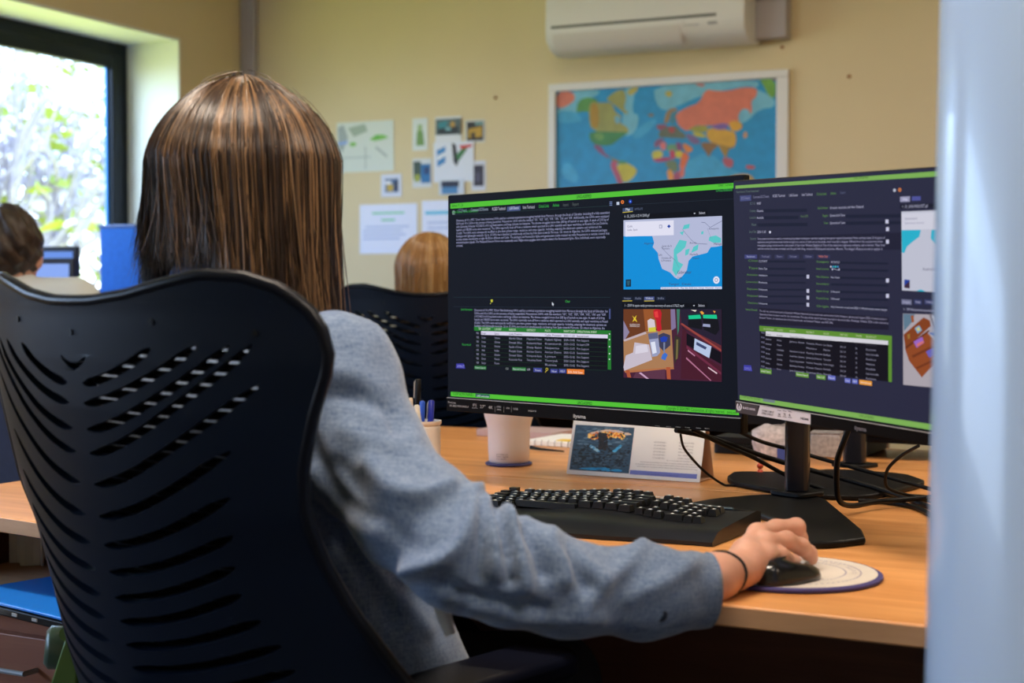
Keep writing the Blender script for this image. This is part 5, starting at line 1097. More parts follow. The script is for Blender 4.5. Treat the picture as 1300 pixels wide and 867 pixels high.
# black equipment on the opposite desk
def slab(name, label, cat, pa, pb, Z0, z0, h, dep, m_, yaw=DYAW, bevel=.004, extra=None):
    a, b = at(pa[0], pa[1], Z0), at(pb[0], pb[1], Z0); c = (a+b)/2; wv = (b-a).length/math.cos(abs(yaw))*.95
    o = thing(name, label, cat, Vector((c.x, c.y, z0)), yaw); Mx = frame(Vector((c.x, c.y, z0)), yaw)
    MB(Mx).prism(rrect(-wv/2, wv/2, 0, dep, .012), .001, h*.6).build('base', m_, o, bevel=bevel*.4)
    MB(Mx).prism(rrect(-wv/2, wv/2, 0, dep, .012), h*.62, h).build('lid', m_, o, bevel=bevel*.4)
    return o, Mx, wv
o_, Mx, wv = slab('laptop', 'closed black laptop at the right end of the opposite desk', 'laptop', (1096, 590), (1182, 590), 2.93, DZ+.03, .022, .22, M_black)
m = MB(Mx)
for xx in (-.08, .08): m.box((xx, .1, -.0145), (.03, .16, .029))
m.build('riser', mat('riser_blue', (.02, .03, .10)), o_, bevel=.002)
slab('dock', 'black docking box behind the calendar, left of the packet', 'docking station', (905, 590), (962, 590), 3.02, DZ, .035, .12, M_black)
# rear monitor seen only as a dark back under the front ones
MR = frame(Vector(at(1180, 552, 2.86)), R(-28)+PI)
mr = thing('monitor', 'black rear monitor on the opposite stand, mostly hidden by the right monitor', 'monitor', MR.to_translation(), R(-28)+PI)
MB(MR).box((.27, .008, .16), (.53, .016, .31)).build('housing', M_black, mr, bevel=.003)
MB(MR).box((.27, .0, .16), (.50, .002, .28)).build('screen_panel', emis((20, 24, 40)), mr)
MB(MR).box((.27, .030, .15), (.2, .026, .14)).build('back_cover', M_black, mr, bevel=.006)
# small black clip at the desk's right end
ck = onz(1188, 784, DZ); KQ = frame(Vector((ck.x, ck.y, DZ)))
cl = thing('cable_clip', 'small black knob clip on the front desk edge by the post', 'clip', Vector((ck.x, ck.y, DZ)))
MB(KQ).box((.002, .004, .008), (.010, .014, .015)).build('clip_body', M_black, cl, bevel=.002)
MB(KQ).ball((-.002, 0, .0195), .006).build('clip_knob', M_blackg, cl, 60)

# cables --------------------------------------------------------------
def smooth_path(P, n=8):
    P = [Vector(p) for p in P]; out = []
    for i in range(len(P)-1):
        p0, p1, p2, p3 = P[max(i-1, 0)], P[i], P[i+1], P[min(i+2, len(P)-1)]
        for k in range(n):
            t = k/n; out.append(.5*((2*p1)+(-p0+p2)*t+(2*p0-5*p1+4*p2-p3)*t*t+(-p0+3*p1-3*p2+p3)*t**3))
    return out+[P[-1]]
def cable(label, pts, r=.0032, m_=None):
    P = smooth_path([at(*p) if p[2] > 0 else onz(p[0], p[1], DZ-p[2]) for p in pts])
    P = [Vector((p.x, p.y, max(p.z, DZ+r+.0004))) for p in P]
    tag(MB().tube(P, r, 8).build('cable', m_ or M_black, smooth=60), label, 'cable', 'black cables behind the monitors')
cable('thick cable drooping from under the front monitor past the pole to the right', [(858, 546, 2.30), (900, 555, 2.34), (960, 576, 2.40), (1005, 590, 2.44), (1060, 605, 2.44), (1120, 622, 2.38), (1170, 641, 2.28), (1193, 658, 2.2)], .0042)
cable('cable crossing above the others behind the pole to the post', [(925, 541, 2.28), (965, 560, 2.45), (1005, 571, 2.5), (1045, 583, 2.5), (1100, 598, 2.45), (1150, 612, 2.4), (1199, 626, 2.35)], .0034)
cable('cable from under the front monitor running flat to the lower right', [(880, 545, 2.26), (915, 563, 2.32), (955, 580, 2.38), (1000, 604, 2.42), (1050, 622, 2.42), (1100, 632, 2.4), (1150, 634, 2.38), (1199, 636, 2.35)], .0036)
cable('thin cable hanging in front of the calendar', [(864, 551, 2.42), (868, 568, 2.44), (882, 586, 2.48), (900, 603, 2.5), (925, 618, 2.52), (960, 626, 2.5), (1000, 627, 2.48), (1060, 628, 2.46), (1130, 632, 2.4), (1195, 640, 2.3)], .0022)
cable('black cable dropping from the right monitor and curving along the desk', [(1077, 546, 2.10), (1069, 566, 2.10), (1063, 585, 2.12), (1062, 615, 2.14), (1066, 636, 2.16), (1082, 642, 2.2), (1112, 637, 2.25), (1150, 634, 2.28), (1199, 630, 2.3)], .0042)
cable('cable looping up to the right monitor beside the post', [(1166, 566, 2.12), (1145, 578, 2.18), (1128, 594, 2.22), (1124, 610, 2.24), (1130, 621, 2.26), (1160, 630, 2.3), (1199, 634, 2.3)], .0026)
cable('thick black cable hanging straight down beside the post', [(1199, 575, 2.0), (1190, 596, 1.98), (1187, 616, 1.96), (1190, 636, 1.96), (1196, 662, 1.97), (1202, 668, 1.97)], .0048)
cable('flat run of cable at the far right between the desks', [(1090, 636, 2.32), (1130, 638, 2.3), (1165, 648, 2.24), (1196, 660, 2.1)], .004)

# ================================================================ POST AT THE RIGHT EDGE
pz0, pz1 = at(1196, 867, 1.08), at(1214, 0, 1.14)
pt = thing('post', 'pale blue-white glossy rounded post at the right edge of the photo', 'post', Vector((pz0.x+.075, pz0.y+.05, 0)))
d_ = (pz1-pz0); a_ = pz0-d_*(pz0.z/d_.z)+Vector((.105, .03, 0)); b_ = pz0+d_*((ROOMZ-pz0.z)/d_.z)+Vector((.105, .03, 0))
a_.z = .012; b_.z = ROOMZ-.012
M_post = mat('post_enamel', (.34, .45, .64), rough=.22, coat=.3)
MB().tube([a_, (a_+b_)/2, b_], .105, 64).build('shaft', M_post, pt, 60)
MB(frame((a_.x, a_.y, 0))).lathe([(.14, .0005), (.14, .008), (.11, .0115), (.001, .0116)], n=48).build('foot_ring', M_post, pt, 50)
MB(frame((b_.x, b_.y, ROOMZ-.0125))).lathe([(.11, .0005), (.14, .004), (.14, .012), (.001, .0122)], n=48).build('top_ring', M_post, pt, 50)

# ================================================================ MESH-BACK CHAIRS
TH = R(40); CO = Vector((-.4544, 1.55, 0)); CFw = Vector((math.sin(TH), math.cos(TH), 0)); CRt = Vector((math.cos(TH), -math.sin(TH), 0))
def cl(l, w_, z): return CO+CFw*l+CRt*w_+Vector((0, 0, z))
_z = [.50, .55, .60, .64, .69, .74, .79, .84, .89, .94, .99, 1.04, 1.09]
_l = [.100, .092, .082, .070, .056, .044, .033, .024, .016, .009, .005, .002, -.004]
_w = [.27, .30, .312, .306, .284, .264, .251, .248, .255, .272, .292, .292, .292]
_q = [.15, .15, .142, .135, .119, .101, .087, .073, .073, .078, .084, .084, .084]
def chair_pt(r, z, off=0.0):
    l = np.interp(z, _z, _l); w_ = np.interp(z, _z, _w); q = np.interp(z, _z, _q)
    # r in -1..1 across; off moves along the outward (rear) normal
    s_ = 2*q*r/w_; n = -(CFw-CRt*s_).normalized()
    p = cl(l+q*r*r, w_*r, z); return p+n*off
def ztop(r):
    r = abs(r); return float(np.interp(r, [0, .12, .3, .45, .6, .75, .86, .94, .98, 1.0], [1.050, 1.0505, 1.057, 1.067, 1.076, 1.074, 1.063, 1.045, 1.03, 1.0]))
chair = thing('mesh_chair', 'large dark blue slotted office chair in the foreground', 'chair', cl(.30, 0, 0), 0)
def outline():
    P = []; 
    for z in np.linspace(.52, 1.0, 26): P.append((1.0, z))
    for r in list(np.linspace(.985, -.985, 61)): P.append((r, ztop(r)))
    for z in np.linspace(1.0, .52, 26): P.append((-1.0, z))
    for r in np.linspace(-.97, .97, 31): P.append((r, .52-.02*math.cos(r*PI/2)))
    return P
def slots():
    out = []
    z0 = [.966, .945, .918, .893, .860, .826, .795, .766, .738, .712, .686, .660, .634, .608]
    ae = [.113, .165, .20, .222, .232, .212, .210, .205, .195, .190, .198, .205, .205, .20]
    rs = [.038, .062, .090, .116, .110, .078, .062, .052, .047, .044, .043, .043, .043, .043]
    for sgn in (1, -1):
        for a, b, c in zip(z0, ae, rs):
            w0 = .014; N_ = 18; up = []; dn = []
            for i in range(N_+1):
                t = i/N_; x = w0+(b-w0)*t; z = a+c*t**1.65
                dx = (b-w0); dz = c*1.65*max(t, .02)**.65; L = math.hypot(dx, dz); nx_, nz_ = -dz/L, dx/L
                hw = .0050*(math.sin(PI*min(1, (t+.02)*6)/2) if t < .15 else 1)*(1 if t < .88 else max(.25, math.cos((t-.88)/.12*PI/2.2)))
                up.append((x+nx_*hw, z+nz_*hw)); dn.append((x-nx_*hw, z-nz_*hw))
            out.append([(sgn*x/.29, z) for x, z in up+dn[::-1]])
    c_ = []
    for t in np.linspace(-1, 1, 13): c_.append((t*.075, .984+.008*t*t+.003))
    for t in np.linspace(1, -1, 13): c_.append((t*.075, .984+.008*t*t-.004*(1-t*t)))
    out.append(c_)
    return out
cu = bpy.data.curves.new('chair_flat', 'CURVE'); cu.dimensions = '2D'; cu.fill_mode = 'BOTH'; cu.resolution_u = 1
for loop in [outline()]+slots():
    sp_ = cu.splines.new('POLY'); sp_.points.add(len(loop)-1); sp_.use_cyclic_u = True
    for i, (x, y) in enumerate(loop): sp_.points[i].co = (x*.29, y, 0, 1)
to = bpy.data.objects.new('flat', cu); C.objects.link(to)
me = bpy.data.meshes.new_from_object(to.evaluated_get(bpy.context.evaluated_depsgraph_get())); bpy.data.objects.remove(to)
bm = bmesh.new(); bm.from_mesh(me); bmesh.ops.remove_doubles(bm, verts=bm.verts, dist=1e-5)
for x in np.arange(-.285, .286, .015): bmesh.ops.bisect_plane(bm, geom=bm.verts[:]+bm.edges[:]+bm.faces[:], plane_co=(x, 0, 0), plane_no=(1, 0, 0))
for z in np.arange(.53, 1.08, .02): bmesh.ops.bisect_plane(bm, geom=bm.verts[:]+bm.edges[:]+bm.faces[:], plane_co=(0, z, 0), plane_no=(0, 1, 0))
base = chair.location
for v in bm.verts:
    r, z = v.co.x/.29, v.co.y; p = chair_pt(r, z)-base; v.co = p
bmesh.ops.recalc_face_normals(bm, faces=bm.faces); bm.to_mesh(me); bm.free()
me.materials.append(M_chair); me.name = 'back_shell'; me.polygons.foreach_set('use_smooth', [True]*len(me.polygons))
sh_ = bpy.data.objects.new('back_shell', me); C.objects.link(sh_); sh_.parent = chair
so = sh_.modifiers.new('thick', 'SOLIDIFY'); so.thickness = .012; so.offset = 0; so.use_even_offset = False
es = sh_.modifiers.new('split', 'EDGE_SPLIT'); es.split_angle = R(50)
m = MB()
O_ = outline(); pts_ = [chair_pt(r*.995, z, .001) for r, z in O_]
m.tube(pts_, .0070, 10, closed=True)
m.build('back_frame', M_rim, chair, 60)
for (r, z) in ((.0, 1.018), (.40, 1.03), (.78, 1.02), (-.40, 1.03), (-.78, 1.02)):
    p = chair_pt(r, z, .006); q = chair_pt(r, z, .0078); MB().tube([p, q], .0032, 12).build('screw', M_black, chair, 50)
# woven mesh behind the slots: fine cross strands
m = MB()
for z in np.arange(.56, 1.03, .012): m.tube([chair_pt(r, z-.012*r, -.016) for r in np.linspace(-.9, .9, 25)], .0053, 6)
m.build('mesh_strands', mat('strand_grey', (.005, .005, .006), rough=.7, spec=.1), chair)['kind'] = 'stuff'
# seat, arms, base
def chair_pad(cx, l0, l1, hw, z0, z1, name, m_, rnd=.05):
    Mx = Matrix.Translation(CO) @ Matrix.Rotation(-TH, 4, 'Z')
    return MB(Mx).prism(rrect(cx-hw, cx+hw, l0, l1, rnd), z0, z1).build(name, m_, chair, bevel=.012, seg=3)
chair_pad(0, .10, .56, .25, .43, .49, 'seat', M_navy, .08); chair_pad(0, .16, .50, .20, .405, .428, 'seat_pan', M_black, .06)
MB().tube([cl(.05, 0, .62), cl(-.02, 0, .55), cl(.06, 0, .44), cl(.22, 0, .415)], [.022, .025, .025, .02], 12).build('back_support', M_black, chair, 60)
for sg in (1, -1):
    Mx = Matrix.Translation(CO) @ Matrix.Rotation(-TH, 4, 'Z')
    ap = MB(Mx).prism(rrect(sg*.275-.045, sg*.275+.045, .22, .47, .04), .620, .650).build('armrest_pad', mat('arm_pad', (.003, .004, .010), rough=.4, spec=.15), chair, bevel=.010, seg=3)
    MB().tube([cl(.30, sg*.27, .617), cl(.30, sg*.28, .52), cl(.28, sg*.25, .445), cl(.28, sg*.17, .42)], [.020, .022, .020, .018], 12).build('armrest_post', M_black, chair, 60)
# grey plate of the right arm and green bracket with round hub at the left
g0, g1 = at(556, 764, 1.50), at(572, 806, 1.50)
MB().tube([g0, (g0+g1)/2+Vector((0, .004, 0)), g1], [.006, .008, .006], 8).build('arm_plate', mat('plate_grey', (.42, .42, .44), rough=.5), chair, 60)['label'] = 'pale grey arm plate'
ga, gb = at(96, 788, 1.82), at(74, 880, 1.82); dx_ = CRt*.012
m = MB(); a1, a2 = at(88, 790, 1.82), at(104, 786, 1.82); b1, b2 = at(58, 885, 1.82), at(96, 885, 1.82); tv = Vector((.006, .012, 0))
m.add([a1, a2, b2, b1, a1+tv, a2+tv, b2+tv, b1+tv], [(0,1,2,3), (7,6,5,4), (0,4,5,1), (1,5,6,2), (2,6,7,3), (3,7,4,0)])
m.build('arm_bracket', mat('bracket_green', (.12, .22, .05), rough=.4), chair, bevel=.003)['label'] = 'olive green bracket'
hb = at(76, 822, 1.86); hd = Vector((-.85, -.25, .1)).normalized()
MB().tube([hb-hd*.016, hb-hd*.014, hb+hd*.012, hb+hd*.018], [.020, .027, .027, .020], 24).build('tilt_knob', mat('knob_grey', (.06, .10, .07), rough=.3), chair, 50)
pb_ = at(87, 803, 1.80); MB().tube([pb_, pb_+Vector((.0, -.008, 0))], .009, 16).build('bracket_bolt', MATS['bracket_green'], chair, 50)
ct = cl(.30, 0, 0)
MB().tube([ct+Vector((0, 0, .08)), ct+Vector((0, 0, .41))], [.026, .02], 16).build('gas_column', M_black, chair, 60)
for k in range(5):
    a = 2*PI*k/5+.3; d = Vector((math.cos(a), math.sin(a), 0)); e_ = ct+d*.31
    lg = MB().tube([ct+Vector((0, 0, .10)), ct+d*.16+Vector((0, 0, .092)), e_+Vector((0, 0, .07))], [.028, .022, .014], 10).build('base_leg', M_black, chair, 60)
    s_ = Vector((-d.y, d.x, 0)); MB().tube([e_+s_*.018+Vector((0, 0, .028)), e_-s_*.018+Vector((0, 0, .028))], .027, 16).build('caster', M_blackg, lg, 50)

# ================================================================ HAIR
def hair_mesh(name, parent, cen, rad, yaw, n, color_lo, color_hi, zlen, seg=18, width=.0011, crown=None, face_gap=1.15, wisp=.006, seed=1, side=None, sweep=None, shape=None, cone=1.0):
    """strands from the crown over the head, then hanging; cen centre of skull, rad radii of the hair shell"""
    g = np.random.default_rng(seed); V = []; F = []; cols = []
    fw = np.array([math.sin(yaw), math.cos(yaw), 0]); rt = np.array([math.cos(yaw), -math.sin(yaw), 0]); up = np.array([0, 0, 1.])
    o = 0
    for i in range(n):
        phi = g.uniform(-PI, PI)
        if abs(phi) < face_gap and g.random() < .93: phi = g.uniform(face_gap, PI)*(1 if g.random() < .5 else -1)   # phi 0 = face
        lay = g.uniform(.86, 1.03); th0 = g.uniform(.02, 1.0)**1.0*1.0; 
        zl = zlen(phi)+g.normal(0, .012); j1, j2, j3 = g.normal(0, 1, 3)
        part = .012*(1 if math.sin(phi) > 0 else -1)
        P = []
        for k in range(seg+1):
            t = k/seg; s_ = t*(1.45-th0*.0)
            th = th0+s_*1.0
            if th < 1.45:
                rr = math.sin(th)**cone; zz = math.cos(th)
                x = rad[0]*lay*rr*math.sin(phi+.05*j1*t); y = rad[1]*lay*rr*math.cos(phi+.05*j1*t); z = rad[2]*(lay if lay < 1 else 1)*zz
                kk = k
            else: break
            if shape: x *= shape(phi)
            P.append((x, y, z))
        x0_, y0_, z0_ = P[-1]; rem = seg+1-len(P)+6; zend = zl-cen[2]
        for k in range(1, rem+1):
            t = k/rem; sw = sweep(phi, t) if sweep else (0, 0)
            wob = .004*math.sin(5*t+j2*3)*t
            P.append((x0_*(1-.10*t)+wob+wisp*j3*t*t+sw[0], y0_*(1-.10*t)+wisp*j1*t*t+sw[1], z0_+(zend-z0_)*t))
        if side and g.random() < side: P = [(p[0]*(1+.07*(q_/len(P))**2*abs(j1)), p[1]*(1+.1*(q_/len(P))**2*j2), p[2]+(.004*abs(j3) if q_ < 4 else 0)) for q_, p in enumerate(P)]
        P = np.array(P); W_ = cen+P[:, :1]*rt+P[:, 1:2]*fw+P[:, 2:]*up
        m_ = len(W_); T = np.gradient(W_, axis=0); T /= np.linalg.norm(T, axis=1)[:, None]+1e-9
        R0 = W_-(cen+np.array([0, 0, -.05])); R0[:, 2] *= .3; A = np.cross(T, R0); A /= np.linalg.norm(A, axis=1)[:, None]+1e-9; B = np.cross(T, A)
        wd = width*g.uniform(.7, 1.5)*np.clip(1.2-np.linspace(0, 1, m_)**3, .2, 1)
        for a in (0, 2.094, 4.189): V.append(W_+(A*math.cos(a)+B*math.sin(a)*.6)*wd[:, None])
        for k in range(m_-1):
            for q in range(3): r2 = (q+1) % 3; F.append((o+q*m_+k, o+r2*m_+k, o+r2*m_+k+1, o+q*m_+k+1))
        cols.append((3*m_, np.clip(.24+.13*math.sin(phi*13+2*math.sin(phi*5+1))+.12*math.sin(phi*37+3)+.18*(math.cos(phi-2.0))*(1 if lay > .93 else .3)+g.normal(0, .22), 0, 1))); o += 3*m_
    V = np.concatenate(V); ob = mesh_obj(name, V, F, None, parent)
    ob.data.materials.clear(); ob.data.materials.append(hair_mat(color_lo, color_hi))
    at_ = ob.data.attributes.new('strand', 'FLOAT', 'POINT'); arr = np.concatenate([np.full(c, v) for c, v in cols]); at_.data.foreach_set('value', arr.astype(np.float32))
    return ob
def hair_mat(lo, hi):
    nm = 'hair_%d_%d' % (int(lo[0]*1000), int(hi[0]*1000))
    if nm in MATS: return MATS[nm]
    m = bpy.data.materials.new(nm); m.use_nodes = True; N = m.node_tree.nodes; L = m.node_tree.links; b = N['Principled BSDF']
    a = N.new('ShaderNodeAttribute'); a.attribute_name = 'strand'; r = N.new('ShaderNodeValToRGB')
    r.color_ramp.elements[0].color = (*lo, 1); r.color_ramp.elements[1].color = (*hi, 1); r.color_ramp.elements[0].position = .35; r.color_ramp.elements[1].position = .98
    L.new(a.outputs['Fac'], r.inputs[0]); L.new(r.outputs[0], b.inputs['Base Color'])
    b.inputs['Roughness'].default_value = .34; b.inputs['Specular IOR Level'].default_value = .6; b.inputs['Anisotropic'].default_value = .5
    MATS[nm] = m; return m

# ================================================================ CLOTH MATERIAL
def tweed(name, col, col2, stripe=.0):
    if name in MATS: return MATS[name]
    m = bpy.data.materials.new(name); m.use_nodes = True; N = m.node_tree.nodes; L = m.node_tree.links; b = N['Principled BSDF']
    b.inputs['Roughness'].default_value = .85; b.inputs['Sheen Weight'].default_value = .25; b.inputs['Specular IOR Level'].default_value = .2
    t = N.new('ShaderNodeTexCoord'); mp = N.new('ShaderNodeMapping'); L.new(t.outputs['Object'], mp.inputs[0])
    n1 = N.new('ShaderNodeTexNoise'); n1.inputs['Scale'].default_value = 260; n1.inputs['Detail'].default_value = 2
    mp2 = N.new('ShaderNodeMapping'); mp2.inputs['Scale'].default_value = (70, 70, 520); L.new(t.outputs['Object'], mp2.inputs[0])
    mp3 = N.new('ShaderNodeMapping'); mp3.inputs['Scale'].default_value = (520, 520, 70); L.new(t.outputs['Object'], mp3.inputs[0])
    n2 = N.new('ShaderNodeTexNoise'); n2.inputs['Scale'].default_value = 1.0; L.new(mp2.outputs[0], n2.inputs['Vector'])
    n3 = N.new('ShaderNodeTexNoise'); n3.inputs['Scale'].default_value = 1.0; L.new(mp3.outputs[0], n3.inputs['Vector'])
    ad = N.new('ShaderNodeMath'); ad.operation = 'ADD'; L.new(n2.outputs['Fac'], ad.inputs[0]); L.new(n3.outputs['Fac'], ad.inputs[1])
    L.new(mp.outputs[0], n1.inputs['Vector'])
    ad2 = N.new('ShaderNodeMath'); ad2.operation = 'ADD'; L.new(ad.outputs[0], ad2.inputs[0]); L.new(n1.outputs['Fac'], ad2.inputs[1])
    r = N.new('ShaderNodeMapRange'); r.inputs[1].default_value = 1.1; r.inputs[2].default_value = 1.9; L.new(ad2.outputs[0], r.inputs[0])
    mx = N.new('ShaderNodeMix'); mx.data_type = 'RGBA'; mx.inputs[6].default_value = (*col, 1); mx.inputs[7].default_value = (*col2, 1)
    L.new(r.outputs[0], mx.inputs[0]); L.new(mx.outputs[2], b.inputs['Base Color'])
    bu = N.new('ShaderNodeBump'); bu.inputs['Strength'].default_value = .15; bu.inputs['Distance'].default_value = .0015; L.new(ad2.outputs[0], bu.inputs['Height']); L.new(bu.outputs[0], b.inputs['Normal'])
    MATS[name] = m; return m
M_jacket = tweed('jacket_cloth', (.060, .10, .195), (.165, .22, .325))
M_trouser = mat('trouser_cloth', (.015, .017, .028), rough=.9)

# ================================================================ THE PERSON IN FRONT
pelvis = cl(.24, .02, .55)
per = thing('person', 'woman with long brown hair in a blue-grey jacket using the mouse', 'person', (pelvis.x, pelvis.y, 0))
V3 = lambda p: np.array([p[0], p[1], p[2]], float)
HEAD = cl(.235, .0, 1.185)
neck0, neck1 = cl(.215, 0, .99), cl(.235, 0, 1.10)
shR, shL = cl(.205, .165, .965), cl(.225, -.165, .965)
elR = at(583, 700, 1.475); wrR = at(905, 733, 1.600)
wr2 = at(926, 728, 1.625)
prims = []
hc_ = V3(HEAD)
prims += [ell(hc_, (.070, .090, .104), -TH), ell(V3(cl(.275, 0, 1.135)), (.058, .06, .062), -TH), rc(V3(cl(.315, 0, 1.19)), V3(cl(.337, 0, 1.165)), .007, .012)]
for sg in (-1, 1): prims += [ell(V3(cl(.23, sg*.075, 1.175)), (.008, .018, .03), -TH), ell(V3(cl(.308, sg*.03, 1.197)), (.018, .012, .010), -TH)]
prims += [rc(V3(neck0), V3(neck1), .062, .05), rc(V3(shL), V3(shR), .045, .045), rc(V3(cl(.22, 0, .93)), V3(pelvis+Vector((0, 0, .06))), .11, .12), rc(V3(cl(.22, -.07, .90)), V3(cl(.22, .07, .90)), .10, .10)]
prims += [rc(V3(at(425, 475, 1.605)), V3(at(515, 648, 1.535)), .034, .030), rc(V3(at(515, 648, 1.535)), V3(at(600, 722, 1.490)), .030, .029), rc(V3(at(600, 722, 1.478)), V3(at(740, 749, 1.505)), .034, .029), rc(V3(at(740, 749, 1.505)), V3(at(860, 745, 1.575)), .028, .024), rc(V3(at(860, 745, 1.575)), V3(wrR), .024, .023), rc(V3(wrR), V3(wr2), .0235, .0225)]
elL = cl(.33, -.26, .74); wrL = cl(.47, -.12, .665)
prims += [rc(V3(shL), V3(elL), .043, .037), rc(V3(elL), V3(wrL), .036, .024)]
for sg in (-1, 1):
    hp_, kn, an, ft = cl(.26, sg*.09, .56), cl(.66, sg*.10, .53), cl(.70, sg*.10, .10), cl(.84, sg*.11, .05)
    prims += [rc(V3(hp_), V3(kn), .085, .058), rc(V3(kn), V3(an), .055, .036), rc(V3(an), V3(ft), .040, .035)]
V, F = surface(prims, .0085, .02)
# the right hand, finer; it overlaps the wrist so that body and hand are one skin
def hand(W0, W1, mcp, fingers, thumb, h=.0016, k=.006, flat=(0, 0, 1)):
    pr = [rc(W0, W1, .0235, .0225, ((0, 0, 1), .80))]
    for q in mcp: pr.append(rc(W1, q, .0185, .0118))
    for a, b in zip(mcp[:-1], mcp[1:]): pr.append(rc(a, b, .0105, .0105)); pr.append(rc((W1+a)/2, (W1+b)/2, .0165, .0165))
    pr.append(rc(W1, thumb[0], .019, .0155))
    S_ = surface(pr, h, .010)
    parts = pr
    for pts, rr in fingers+[(thumb, (.0145, .0125, .0105, .0088))]:
        for i in range(len(pts)-1): parts.append(rc(pts[i], pts[i+1], rr[i], rr[i+1]))
    return surface(parts, h, k)
A3 = lambda px, py, Z: V3(at(px, py, Z))
W0 = V3(wrR)+(V3(wrR)-V3(wr2))*1.2; W1 = A3(932, 726, 1.632)
mcp = [A3(962, 678, 1.712), A3(972, 690, 1.688), A3(972, 706, 1.664), A3(962, 722, 1.648)]
fingers = [([mcp[0], A3(985, 671, 1.735), A3(1011, 669, 1.752), A3(1015, 683, 1.768), A3(1018, 697, 1.772)], (.0112, .0102, .0100, .0088, .0078)),
           ([mcp[1], A3(998, 686, 1.708), A3(1017, 694, 1.722), A3(1027, 702, 1.732), A3(1030, 709, 1.736)], (.0112, .0102, .0095, .0085, .0078)),
           ([mcp[2], A3(991, 706, 1.680), A3(1007, 715, 1.692), A3(1017, 722, 1.700), A3(1019, 728, 1.704)], (.0108, .0098, .0090, .0082, .0074)),
           ([mcp[3], A3(975, 727, 1.658), A3(988, 734, 1.668), A3(996, 741, 1.676)], (.0098, .0086, .0078, .0070))]
thumb = [A3(958, 694, 1.735), A3(972, 700, 1.765), A3(990, 712, 1.785), A3(1004, 722, 1.79)]
Vh, Fh = hand(W0, W1, mcp, fingers, thumb)
lh0 = V3(wrL); LW = lh0+V3(CFw)*.03
lm = [LW+V3(CFw)*.07+V3(CRt)*x+np.array([0, 0, -.002]) for x in (.03, .01, -.01, -.028)]
lf = [([p, p+V3(CFw)*.03+np.array([0, 0, .004]), p+V3(CFw)*.05-np.array([0, 0, .004]), p+V3(CFw)*(.066-.006*abs(i-1))-np.array([0, 0, .012])], (.0105, .0095, .0088, .0075)) for i, p in enumerate(lm)]
Vl, Fl = hand(lh0, LW, lm, lf, [LW+V3(CFw)*.02+V3(CRt)*.03, LW+V3(CFw)*.045+V3(CRt)*.045, LW+V3(CFw)*.07+V3(CRt)*.05, LW+V3(CFw)*.08+V3(CRt)*.048], h=.0028)
Va = np.concatenate([V, Vh, Vl]); Fa = np.concatenate([F, Fh+len(V), Fl+len(V)+len(Vh)])
mesh_obj('body', Va, Fa, M_skin, per)
# nails on the two fingers that show
M_nail = mat('nail', (.70, .42, .34), rough=.25)
for pts, rr in fingers[:3]:
    a, b = pts[-2], pts[-1]; d = (b-a)/np.linalg.norm(b-a); up_ = np.array([0, 0, 1.])-d*d[2]; up_ /= np.linalg.norm(up_); sd = np.cross(d, up_)
    c = b+up_*(rr[-1]*.86); vs = [c+sd*(x*.0050)+d*(y*.0055)-up_*(.0011*x*x) for y in (-1, 0, 1) for x in (-1, -.5, 0, .5, 1)]
    vs = vs+[v-up_*.0012 for v in vs]; fs = [(j*5+i, j*5+i+1, (j+1)*5+i+1, (j+1)*5+i) for j in range(2) for i in range(4)]; fs += [tuple(15+k_ for k_ in f[::-1]) for f in fs]
    MB().add([Vector(v) for v in vs], fs).build('fingernail', M_nail, per, 60)
# hair tie round the wrist
wd_ = (Vector(W1)-Vector(W0)).normalized(); wc_ = at(919, 728, 1.622); s1 = wd_.cross(Vector((0, 0, 1))).normalized(); s2 = s1.cross(wd_)
wd_t = [wc_+s1*.0262*math.cos(a)+s2*.0262*math.sin(a)*.93+wd_*.004*math.sin(a*2+1) for a in np.linspace(0, 2*PI, 41)[:-1]]
tag(MB().tube(wd_t, .0019, 8, closed=True).build('hair_tie', mat('tie_black', (.01, .01, .012), rough=.9), smooth=60), 'thin black hair tie round the right wrist', 'hair tie')

# jacket -------------------------------------------------------------
jp = [rc(V3(shL)+[0, 0, -.01], V3(shR)+[0, 0, -.01], .072, .072), rc(V3(cl(.205, -.08, .90)), V3(cl(.205, .09, .90)), .125, .125), rc(V3(cl(.22, -.07, .74)), V3(cl(.24, .08, .74)), .125, .13),
      rc(V3(cl(.24, -.09, .60)), V3(cl(.26, .10, .62)), .135, .14), rc(V3(cl(.30, .12, .66)), V3(cl(.34, .14, .58)), .10, .095), rc(V3(cl(.21, 0, .985)), V3(cl(.225, 0, 1.035)), .085, .066)]
armp = [at(428, 474, 1.600), at(466, 578, 1.560), at(528, 655, 1.505), at(585, 706, 1.470), at(650, 726, 1.476), at(720, 747, 1.496), at(820, 752, 1.535), at(893, 749, 1.572)]
armr = [.066, .060, .056, .051, .050, .045, .0445, .0395]
ap_ = [rc(V3(a), V3(b), r1, r2) for a, b, r1, r2 in zip(armp[:-1], armp[1:], armr[:-1], armr[1:])]
apL = [shL, cl(.29, -.24, .86), elL, (elL+wrL)/2, wrL-CFw*.03]; arL = [.07, .062, .054, .044, .038]
ap_ += [rc(V3(a), V3(b), r1, r2) for a, b, r1, r2 in zip(apL[:-1], apL[1:], arL[:-1], arL[1:])]
endp = V3(armp[-1]); endd = V3(Vector((.965, .24, -.08)).normalized())
